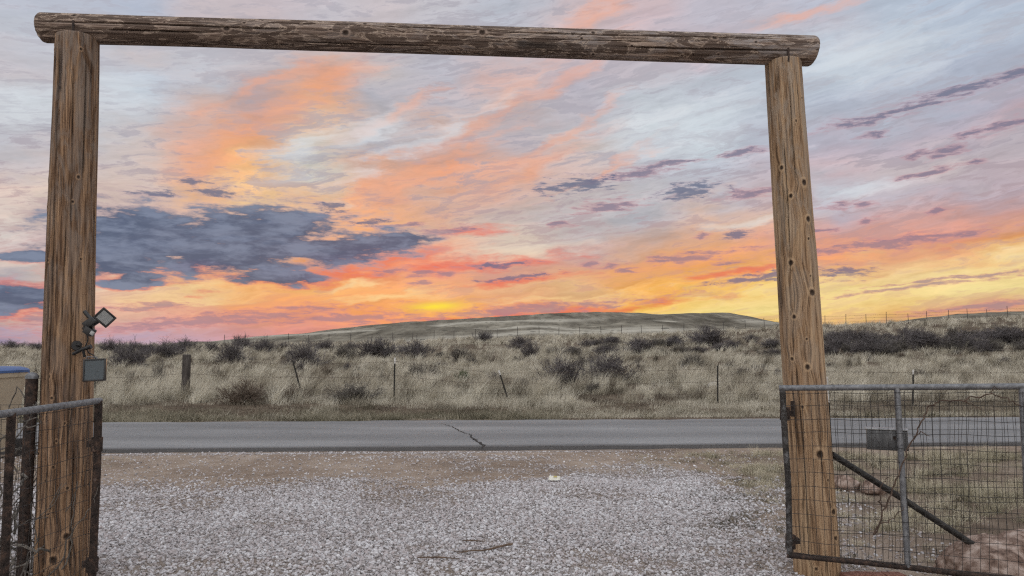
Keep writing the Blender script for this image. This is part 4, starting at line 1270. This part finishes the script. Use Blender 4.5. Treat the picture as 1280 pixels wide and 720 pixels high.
hd = MB(); hd.tube([at(108, 449, 4.92), at(109, 446, 4.92), at(121, 446.5, 4.91), at(122, 450, 4.91)], .0035, 8); hd.build('wire_hanger', M['galv'], pn)
mt_ = MB()
mt_.tube([at(95.5, 432, 4.965), at(96, 432, 4.925)], [.034, .030], 18)
mt_.tube([at(97, 431, 4.925), at(101, 431, 4.91)], .012, 10)
mt_.tube([at(91.5, 442.5, 4.93), at(101, 437.5, 4.92), at(108, 435, 4.91), at(114, 433, 4.91)], [.012, .012, .013, .016], 10)
mt_.tube([at(104, 437, 4.915), at(106, 446, 4.93)], .010, 8)
mt_.build('swivel_mount', M['black_plastic'], pn)
# ------------------------------------------------------------------ rocks and bits on the ground
def rock(name, loc, size, material, label, cat='rock', seed=0, sub=4, cut_at=(.62, .85), rough=.35):
    bm = bmesh.new(); bmesh.ops.create_icosphere(bm, subdivisions=sub, radius=1)
    P = np.array([v.co[:] for v in bm.verts])
    PR = P @ np.array(Matrix.Rotation(.7, 3, 'X') @ Matrix.Rotation(.5, 3, 'Y') @ Matrix.Rotation(.9, 3, 'Z'))
    PR = PR + .25 * np.sin(PR[:, [1, 2, 0]] * 3.1 + 1)
    d = 1 + rough * (fbm(PR[:, 0] * 1.3 + 9, PR[:, 1] * 1.3 + 9, PR[:, 2] * 1.3 + 9, o=4, seed=seed) - .5) * 2
    # a few flat fractured faces
    r_ = np.random.default_rng(seed)
    for _ in range(7):
        nn = r_.normal(size=3); nn /= np.linalg.norm(nn)
        cut = r_.uniform(*cut_at)
        h = (P * d[:, None]) @ nn
        d = np.where(h > cut, d * (cut + .35 * (h - cut)) / np.maximum(h, 1e-6), d)
    d = d + .13 * (fbm(PR[:, 0] * 3.3 + 3, PR[:, 1] * 3.3 + 3, PR[:, 2] * 3.3 + 3, o=4, seed=seed + 1, gain=.5) - .5)
    P = P * d[:, None] * np.array(size)
    for v, p in zip(bm.verts, P): v.co = p
    me = bpy.data.meshes.new(name); bm.to_mesh(me); bm.free()
    me.polygons.foreach_set('use_smooth', np.ones(len(me.polygons), dtype=bool))
    me.materials.append(material)
    o = bpy.data.objects.new(name, me); COL.objects.link(o); o.location = loc
    o.rotation_euler = (0, 0, r_.uniform(0, 6))
    return tag(o, label, cat)


o = rock('boulder', (3.52, 5.40, .02), (.50, .36, .27), M['rock'], 'large reddish boulder behind the foot of the right wire gate', 'boulder', 23, 6, (.84, .98), .28)
o.rotation_euler = (0, -.06, .3)
p = hit(1055, 612); rock('rock', (p.x, p.y, .06), (.17, .14, .13), M['rock'], 'rounded pinkish rock just right of the tan log post behind the mesh', seed=11)
p = hit(1092, 616); rock('rock', (p.x, p.y, .05), (.19, .14, .11), M['rock'], 'wider brown rock under the diagonal pipe beyond the mesh', seed=14)
p = hit(893, 489); rock('rock', (p.x, p.y, p.z + .16), (.22, .17, .17), M['pale_rock'], 'pale stone in the grass beside an upright fence post', seed=17)
for k, (px, ang, l_) in enumerate(((1066, .1, 'reddish brick nearest the tan log post'), (1091, -.08, 'middle reddish brick of the three under the right gate'), (1116, .12, 'reddish brick farthest from the tan log post, toward the boulder'))):
    d = ray(px, 713); t = 5.27 / d[1]
    b = MB(); b.box((0, 0, 0), (.145, .09, .06), Matrix.Rotation(ang, 3, 'Z') @ Matrix.Rotation(.05 * (k - 1), 3, 'Y'))
    o = b.build('brick', M['brick'], bevel=.006); o.location = (d[0] * t, 5.27, tz(d[0] * t, 5.27) + .022)
    tag(o, l_, 'brick', 'red bricks edging the foot of the gate post')


def gnd(px, py):
    p = hit(px, py)
    return Vector((p.x, p.y, p.z))


# stick, scrap of paper
a, b = gnd(572, 697.5), gnd(641, 685.5)
st = MB(); n_ = 9
st.tube([a.lerp(b, i / n_) + Vector((random.uniform(-.006, .006), random.uniform(-.01, .01), .028 + .006 * math.sin(i))) for i in range(n_ + 1)], [.004 + .006 * i / n_ for i in range(n_ + 1)], 8)
c = a.lerp(b, .35); st.tube([c + Vector((0, 0, .03)), c + Vector((-.10, -.03, .03)), c + Vector((-.2, -.01, .027))], [.006, .005, .003], 6)
tag(st.build('fallen_stick', M['stick']), 'brown broken stick lying on the gravel', 'stick')
for px, py, dx_, l_ in ((592, 681, .09, 'short dark twig on the gravel behind the broken stick'), (548, 703, .16, 'thin dark twig at the near end of the broken stick')):
    a = gnd(px, py); q = MB()
    q.tube([a + Vector((-dx_, .02, .024)), a + Vector((0, 0, .032)), a + Vector((dx_, -.015, .024))], [.004, .006, .003], 6)
    tag(q.build('twig', M['stick']), l_, 'twig')
pa = gnd(693, 603); sc = empty('paper_scrap', pa); tag(sc, 'crumpled pale paper scrap lying on the gravel near the road', 'litter')
n_ = 8; PV, PQ = [], []
for j in range(n_ + 1):
    for i in range(n_ + 1):
        u, v = i / n_ - .5, j / n_ - .5
        z = .030 + .020 * float(fbm(u * 5 + 9, v * 5 + 9, o=3, seed=91)) + .05 * max(0, v + .1) ** 1.3
        PV.append((pa.x + u * .135 + .01 * v, pa.y + v * .10, pa.z + z))
for j in range(n_):
    for i in range(n_): k = j * (n_ + 1) + i; PQ.append((k, k + 1, k + n_ + 2, k + n_ + 1))
sheet = np_mesh('sheet', np.array(PV), np.array(PQ), M['paper'], smooth=True, parent=sc)
sol = sheet.modifiers.new('thickness', 'SOLIDIFY'); sol.thickness = .002
q = MB(); q.box(pa + Vector((.012, .018, .066)), (.04, .02, .003), Matrix.Rotation(.5, 3, 'X')); q.build('printed_patch', M['print'], sc)


# ------------------------------------------------------------------ wheelie bin beyond the left fence
bx0 = Vector(((-9 - 640) / F * 10.9, 10.9, 0))
wb = empty('wheelie_bin', bx0); tag(wb, 'tan wheelie bin with a blue lid beyond the left fence', 'bin')
BH = EYE - 28 * 10.95 / F
V = []; rings = []
for z, hw_, hd_ in ((.10, .25, .27), (BH - .10, .325, .36), (BH - .095, .345, .38), (BH - .03, .345, .38)):
    r = []
    for sx2, sy2 in ((-1, -1), (1, -1), (1, 1), (-1, 1)):
        for k in range(4):
            a_ = (math.atan2(sy2, sx2) + (k - 1.5) / 3 * PI / 2)
            cr = .05
            r.append((bx0.x + sx2 * (hw_ - cr) + cr * math.cos(a_), bx0.y + sy2 * (hd_ - cr) + cr * math.sin(a_), z))
    rings.append(r)
mb_ = MB(); k_ = 16
for r in rings: mb_.v += [Vector(q) for q in r]
for j in range(len(rings) - 1):
    for i in range(k_): mb_.f.append([j * k_ + i, j * k_ + (i + 1) % k_, (j + 1) * k_ + (i + 1) % k_, (j + 1) * k_ + i])
mb_.f.append(list(range(k_))[::-1]); mb_.f.append([3 * k_ + i for i in range(k_)])
mb_.build('body', M['bin_tan'], wb)
ld = MB(); base_i = 0
prof = [(.0, 1.03), (.035, 1.04), (.06, .97), (.085, .80), (.095, .4)]
for z, s_ in prof:
    for (x, y, _) in rings[3]: ld.v.append(Vector((bx0.x + (x - bx0.x) * s_, bx0.y + (y - bx0.y) * s_, BH - .03 + z)))
for j in range(len(prof) - 1):
    for i in range(k_): ld.f.append([j * k_ + i, j * k_ + (i + 1) % k_, (j + 1) * k_ + (i + 1) % k_, (j + 1) * k_ + i])
ld.f.append([4 * k_ + i for i in range(k_)]); ld.f.append(list(range(k_))[::-1])
ld.build('lid', M['bin_blue'], wb)
hb = MB(); hb.tube([bx0 + Vector((-.28, .40, BH - .06)), bx0 + Vector((-.28, .46, BH - .05)), bx0 + Vector((.28, .46, BH - .05)), bx0 + Vector((.28, .40, BH - .06))], .016, 8); hb.build('handle', M['bin_blue'], wb)
for s_ in (-1, 1):
    q = MB(); q.tube([bx0 + Vector((s_ * .27, .27, .13)), bx0 + Vector((s_ * .33, .27, .13))], .13, 20); q.build('wheel', M['black_plastic'], wb)
q = MB(); q.box(bx0 + Vector((.14, -.352, BH - .26)), (.16, .006, .10), Matrix.Rotation(-.085, 3, 'X')); q.build('sticker', M['label'], wb)

# ------------------------------------------------------------------ barbed wire fence along the far verge
bf = empty('barbed_wire_fence', (0, 21.5, 0)); tag(bf, 'barbed wire fence of mixed old posts along the far side of the road', 'fence')
knots_ = []


def fence_Y(x): return 21.6 - .055 * x


def put_t(px_b, px_t, py_t, tip):
    x = (px_t - 640) / F * 21.5
    Yf = fence_Y(x)
    t_ = at(px_t, py_t, Yf)
    xb = at(px_b, 495, Yf).x
    b_ = Vector((xb, Yf + .02, tz(xb, Yf) - .05))
    m1, m2 = MB(), (MB() if tip else None)
    tpost(m1, m2, b_, t_)
    po = m1.build('steel_post', M['tpost'], bf, smooth=False)
    if tip: m2.build('white_tip', M['white_paint'], bf, smooth=False)
    knots_.append((b_, t_))


x = (233.5 - 640) / F * 22.3
t_ = at(233.5, 443, 22.4); b_ = Vector((t_.x - .02, 22.4, tz(t_.x, 22.4) - .1))
wp = MB(); wp.tube([b_, b_.lerp(t_, .5) + Vector((.012, 0, 0)), t_ - Vector((0, 0, .02)), t_], [.125, .122, .118, .10], 14); wp.build('wooden_post', M['old_post'], bf)
for px_b, px_t, py_t, tip in ((-30, -34, 450, 1), (120, 117, 452, 0)):
    put_t(px_b, px_t, py_t, tip)
knots_.append((b_, t_))
for a in ((380, 366, 451, 0), (492.5, 493.5, 447, 1), (637, 623.5, 463, 1), (897, 897, 457, 0), (1141, 1141.5, 462, 1), (1392, 1390, 460, 1)): put_t(*a)
wire_h = (.92, .62, .33)
for fr_ in wire_h:
    w_ = MB(); P = [b_.lerp(t_, fr_) - Vector((0, .03, 0)) for b_, t_ in knots_]
    if fr_ < .9: P = P
    pts = []
    for i in range(len(P) - 1):
        for k in range(10):
            f = k / 10; q = P[i].lerp(P[i + 1], f); q.z -= (.02 if fr_ > .9 else .05) * 4 * f * (1 - f) * random.uniform(.85, 1.15)
            pts.append(q)
    pts.append(P[-1])
    w_.tube(pts, .0032, 5)
    for i in range(0, len(pts) - 1):
        for f in (.2, .55, .9):
            q = pts[i].lerp(pts[i + 1], f); w_.tube([q + Vector((.012, -.012, -.022)), q + Vector((-.012, .012, .022))], .003, 4)
    w_.build('barbed_wire', M['barb'], bf)

# far fence along the crest
ff = empty('crest_fence', (15, 93, tz(15, 93))); tag(ff, 'long thin post and wire fence along the far crest below the hills', 'fence')
fx = [-36 + 2.62 * k for k in range(42)]
pm = None; tops = []
for i, x in enumerate(fx):
    Yf = 93.5 + .02 * x
    z = tz(x, Yf)
    if pm is None:
        q = MB(); q.tube([(0, 0, -.3), (0, 0, 1.42)], [.038, .032], 6)
        pm = q.build('fence_post', M['far_post']); po = pm
    else:
        po = pm.copy(); COL.objects.link(po)
    po.parent = ff
    po.location = Vector((x + random.uniform(-.15, .15), Yf, z)) - ff.location
    po.rotation_euler = (random.uniform(-.03, .03), random.uniform(-.05, .05), random.uniform(0, 3)); s_ = random.uniform(.88, 1.12); po.scale = (1, 1, s_)
    tops.append(Vector((x, Yf, z)))
for h in (.45, .85, 1.2):
    q = MB(); q.tube([p + Vector((0, 0, h)) for p in tops], .010, 4); q.build('fence_wire', M['barb'], ff)


# ------------------------------------------------------------------ leafless shrubs
def bush_mesh(name, seed, material, n_main=46, levels=3, spread=1.0, rad=.010, droop=.1):
    """a unit shrub about 2 wide and 1.1 tall: forking bare stems"""
    r_ = random.Random(seed)
    V, Q = [], []

    def seg(a, b, ra, rb):
        t = (b - a).normalized()
        x = t.cross(Vector((0.3, 0.2, 1))).normalized(); y = t.cross(x)
        k = len(V)
        for p, r in ((a, ra), (b, rb)):
            for j in range(3):
                an = 2 * PI * j / 3
                V.append(p + (x * math.cos(an) + y * math.sin(an)) * r)
        for j in range(3): Q.append((k + j, k + (j + 1) % 3, k + 3 + (j + 1) % 3, k + 3 + j))

    def grow(p, d, L, r, lev):
        n_s = 3
        for i in range(n_s):
            d2 = (d + Vector((r_.gauss(0, .22), r_.gauss(0, .22), r_.gauss(.04, .16)))).normalized()
            q = p + d2 * (L / n_s)
            seg(p, q, r * (1 - .25 * i / n_s), r * (1 - .25 * (i + 1) / n_s))
            if lev > 0:
                for _ in range(2 if lev > 1 else 3):
                    d3 = (d2 + Vector((r_.gauss(0, .6), r_.gauss(0, .6), r_.gauss(.1, .4)))).normalized()
                    grow(q, d3, L * r_.uniform(.4, .65), r * .62, lev - 1)
            p, d = q, d2
    for _ in range(n_main):
        a = r_.uniform(0, 2 * PI); el = r_.uniform(.15, 1.45)
        d = Vector((math.cos(a) * math.cos(el) * spread, math.sin(a) * math.cos(el) * spread, math.sin(el))).normalized()
        grow(Vector((r_.gauss(0, .12), r_.gauss(0, .12), -.03)), d, r_.uniform(.35, .72), rad, levels - 1)
    V = np.array([v[:] for v in V]); 
    V[:, 2] = np.maximum(V[:, 2], -.05)
    return np_mesh(name, V, np.array(Q), material)


protos = {}
for key, sd, mt_, nm, rd in (('dark', 1, 'twig', 64, .0105), ('dark2', 2, 'twig', 52, .0110), ('grey', 3, 'twig_grey', 56, .0100), ('russet', 4, 'twig_russet', 70, .0090), ('dark3', 5, 'twig', 76, .0100)):
    o = bush_mesh('bare_shrub', sd, M[mt_], nm, 3, 1.0, rd)
    protos[key] = [o, False]


def shrub(kind, x, y, w_, h_, label, group=None):
    o, used = protos[kind]
    if used: c = o.copy(); COL.objects.link(c)
    else: c = o; protos[kind][1] = True
    c.location = (x, y, tz(x, y))
    c.scale = (w_ / 1.6, w_ / 1.6, h_ / .92)
    c.rotation_euler = (0, 0, random.uniform(0, 6.3))
    tag(c, label, 'shrub', group)
    return c


def shrub_px(kind, px, py, wpx, hpx, label, group=None):
    p = hit(px, py)
    s_ = p.y / F
    return shrub(kind, p.x, p.y, wpx * s_, hpx * s_, label, group)


DK = 'dark leafless shrubs standing in the grass field'
for a in (('dark', 762, 479, 66, 36, 'broad dark leafless shrub, right one of the pair in mid field'),
          ('dark2', 703, 481, 66, 33, 'dark leafless shrub, left one of the pair in mid field'),
          ('grey', 735, 469, 46, 26, 'grey bare shrub half hidden behind the mid field pair'),
          ('dark3', 473, 449, 62, 26, 'wide dark leafless shrub above the white tipped post at left'),
          ('dark', 521, 448, 42, 22, 'dark shrub right beside the widest one on the left slope'),
          ('dark2', 381, 460, 52, 32, 'tall dark shrub behind the leaning bare steel post'),
          ('grey', 430, 452, 32, 22, 'small grey shrub between the tall dark and the wide dark shrubs'),
          ('dark2', 292, 455, 44, 28, 'dark shrub to the right of the old wooden fence post'),
          ('dark3', 160, 462, 46, 34, 'dark shrub showing beside the solar panel'),
          ('dark', 205, 449, 46, 22, 'low dark shrub behind the old wooden fence post'),
          ('grey', 197, 486, 20, 32, 'thin upright grey shrub left of the old wooden fence post'),
          ('russet', 303, 505, 56, 28, 'rounded russet brown shrub near the road verge'),
          ('russet', 368, 503, 36, 20, 'smaller russet brown shrub at the foot of the leaning bare post'),
          ('grey', 440, 504, 74, 24, 'low spreading grey shrub on the bare soil near the road'),
          ('grey', 522, 480, 40, 26, 'grey brown shrub just right of the white tipped post'),
          ('dark', 662, 448, 24, 22, 'single small dark shrub above the mid field pair'),
          ('dark3', 885, 431, 48, 24, 'dark rounded shrub on the crest left of the tan log post'),
          ('dark2', 800, 441, 48, 18, 'low dark shrub on the bank left of the crest shrub'),
          ('grey', 575, 452, 34, 18, 'pale grey shrub above the green spiky plant'),
          ('dark', 605, 428, 26, 14, 'small dark shrub below the far crest fence in the centre'),
          ('grey', 866, 462, 36, 20, 'grey shrub in the grass above the upright bare steel post'),
          ('grey', 950, 470, 34, 14, 'low grey shrub just left of the tan log post')):
    shrub_px(*a, group=DK)
SK = 'leafless shrubs along the left skyline'
for i, (px, py, w_, h_) in enumerate(((12, 437, 34, 11), (45, 437, 24, 9), (138, 440, 28, 16), (165, 440, 26, 13), (184, 441, 30, 12), (232, 440, 36, 16), (262, 441, 28, 13), (302, 437, 26, 18), (330, 440, 34, 16), (355, 438, 22, 10), (405, 439, 30, 14), (438, 438, 22, 10))):
    shrub_px(('dark2', 'dark3', 'dark')[i % 3], px, py, w_, h_, 'dark leafless shrub in the row along the skyline left of the hills', SK)
BK = 'dark shrubs crowding the bank behind the right gate post'
r_ = random.Random(5)
for i in range(40):
    px = r_.uniform(1020, 1300); f = (px - 1020) / 280
    py = r_.uniform(424, 446) - 5 * f
    shrub_px(('grey', 'dark2', 'grey', 'dark')[i % 4], px, py, r_.uniform(24, 46), r_.uniform(9, 16), 'dark leafless shrub in the crowded band on the right bank', BK)
for i, (px, py, w_, h_) in enumerate(((1150, 437, 60, 26), (1255, 430, 70, 20), (1272, 426, 50, 16), (1085, 440, 50, 22), (1048, 440, 40, 20), (1205, 436, 56, 20))):
    shrub_px(('dark3', 'dark')[i % 2], px, py, w_, h_, 'dark leafless shrub in the crowded band on the right bank', BK)
for i in range(26):
    px = r_.uniform(640, 975); py = r_.uniform(428, 446)
    shrub_px(('dark', 'dark2', 'grey')[i % 3], px, py, r_.uniform(18, 34), r_.uniform(7, 12), 'low dark shrub in the broken line along the bank in mid field', 'low shrubs along the bank in mid field')
for i in range(80):
    px = r_.uniform(100, 1270); py = r_.uniform(440, 492)
    s_ = (py - 405) / 60
    shrub_px(('grey', 'dark2', 'russet', 'grey')[i % 4], px, py, r_.uniform(12, 24) * s_, r_.uniform(7, 13) * s_, 'small bare shrub scattered low among the field grass', 'small bare shrubs scattered in the field')

# green yucca
p = hit(578, 483); q = MB(); rr = random.Random(3)
yk = empty('yucca', p); tag(yk, 'spiky green plant alone in the pale grass, left of the leaning white tipped post', 'yucca')
V, Q = [], []
for i in range(120):
    a = rr.uniform(0, 2 * PI); el = rr.uniform(.05, 1.5); L = rr.uniform(.45, .66)
    d = Vector((math.cos(a) * math.cos(el), math.sin(a) * math.cos(el), math.sin(el)))
    b = p + Vector((rr.gauss(0, .05), rr.gauss(0, .05), .12)); s_ = d.cross(Vector((0, 0, 1))).normalized()
    k = len(V)
    for f, wd_ in ((0, .016), (.45, .022), (.8, .013), (1, .002)):
        c = b + d * L * f - Vector((0, 0, .05 * f * f))
        V += [c - s_ * wd_, c + s_ * wd_]
    for j in range(3): Q.append((k + 2 * j, k + 2 * j + 1, k + 2 * j + 3, k + 2 * j + 2))
np_mesh('leaves', np.array([v[:] for v in V]), np.array(Q), M['yucca'], parent=yk)
q.tube([p + Vector((0, 0, -.05)), p + Vector((0, 0, .18))], [.08, .06], 8); q.build('stem', M['vine'], yk)

# ------------------------------------------------------------------ dead vines
def vine(mb, pts, r0, r1, jit=.01, seg=6, sub=5):
    out = []
    for i in range(len(pts) - 1):
        for k in range(sub):
            out.append(pts[i].lerp(pts[i + 1], k / sub) + Vector((rr.gauss(0, jit), rr.gauss(0, jit), rr.gauss(0, jit))))
    out.append(pts[-1]); n_ = len(out)
    mb.tube(out, [r0 + (r1 - r0) * i / (n_ - 1) for i in range(n_)], seg)


def on_gate(px, py, o_=-.04):
    s_ = solve(T_, px, -1, 3)
    Y_ = T_(s_).y + o_
    return at(px, py, Y_)


vn = MB()
vine(vn, [on_gate(*q) for q in ((1093, 668), (1107, 635), (1119, 606), (1130, 575), (1142, 548), (1153, 527), (1160, 508), (1175, 501.5), (1205, 501), (1222, 496), (1238, 491.5), (1254, 498), (1276, 507))], .0058, .0038, .006)
vine(vn, [on_gate(*q) for q in ((1142, 548), (1150, 540), (1163, 545))], .004, .002, .004)
vine(vn, [on_gate(*q) for q in ((1205, 501), (1216, 506), (1226, 512))], .004, .002, .004)
vine(vn, [on_gate(*q) for q in ((1107, 635), (1098, 628), (1104, 604), (1112, 596))], .005, .002, .006)
vine(vn, [on_gate(*q) for q in ((1093, 668), (1100, 655), (1118, 648), (1130, 634))], .005, .002, .006)
vine(vn, [on_gate(*q) for q in ((1238, 491.5), (1243, 484), (1250, 487))], .003, .002, .003)
tag(vn.build('dead_vine', M['vine']), 'thin dead vine climbing the mesh of the right gate in an arch', 'vine')
tg = MB()
for i in range(74):
    x, y = rr.uniform(-4.6, -3.1), rr.uniform(4.72, 5.25)
    z = rr.uniform(0, .9)
    a = rr.uniform(0, 6.3); p = Vector((x, y, z)); pts = [p]; el = rr.uniform(.0, 1.3)
    d = Vector((math.cos(a) * math.cos(el), .35 * math.sin(a) * math.cos(el), math.sin(el)))
    for k in range(rr.randint(5, 9)):
        d = (d + Vector((rr.gauss(0, .5), rr.gauss(0, .25), rr.gauss(-.08, .35)))).normalized()
        q = pts[-1] + d * .13
        q.z = min(max(q.z, .01), 1.34 - .22 * rr.random()); q.x = min(q.x, -3.0); q.y = min(max(q.y, 4.68), 5.3)
        pts.append(q)
    vine(tg, pts, rr.uniform(.004, .010), .0025, .006, 5, 3)
for i in range(60):
    x, y = rr.uniform(-4.4, -3.05), rr.uniform(4.75, 5.2)
    a = rr.uniform(-.9, .9); pts = [Vector((x, y, 0))]
    for k in range(6): pts.append(pts[-1] + Vector((math.sin(a) * .09 + rr.gauss(0, .03), rr.gauss(0, .03), .12)))
    vine(tg, pts, .006, .002, .006, 5, 3)
tag(tg.build('dead_brush', M['twig_grey']), 'tangle of dead grey vines and stems caught in the left fence', 'brush')
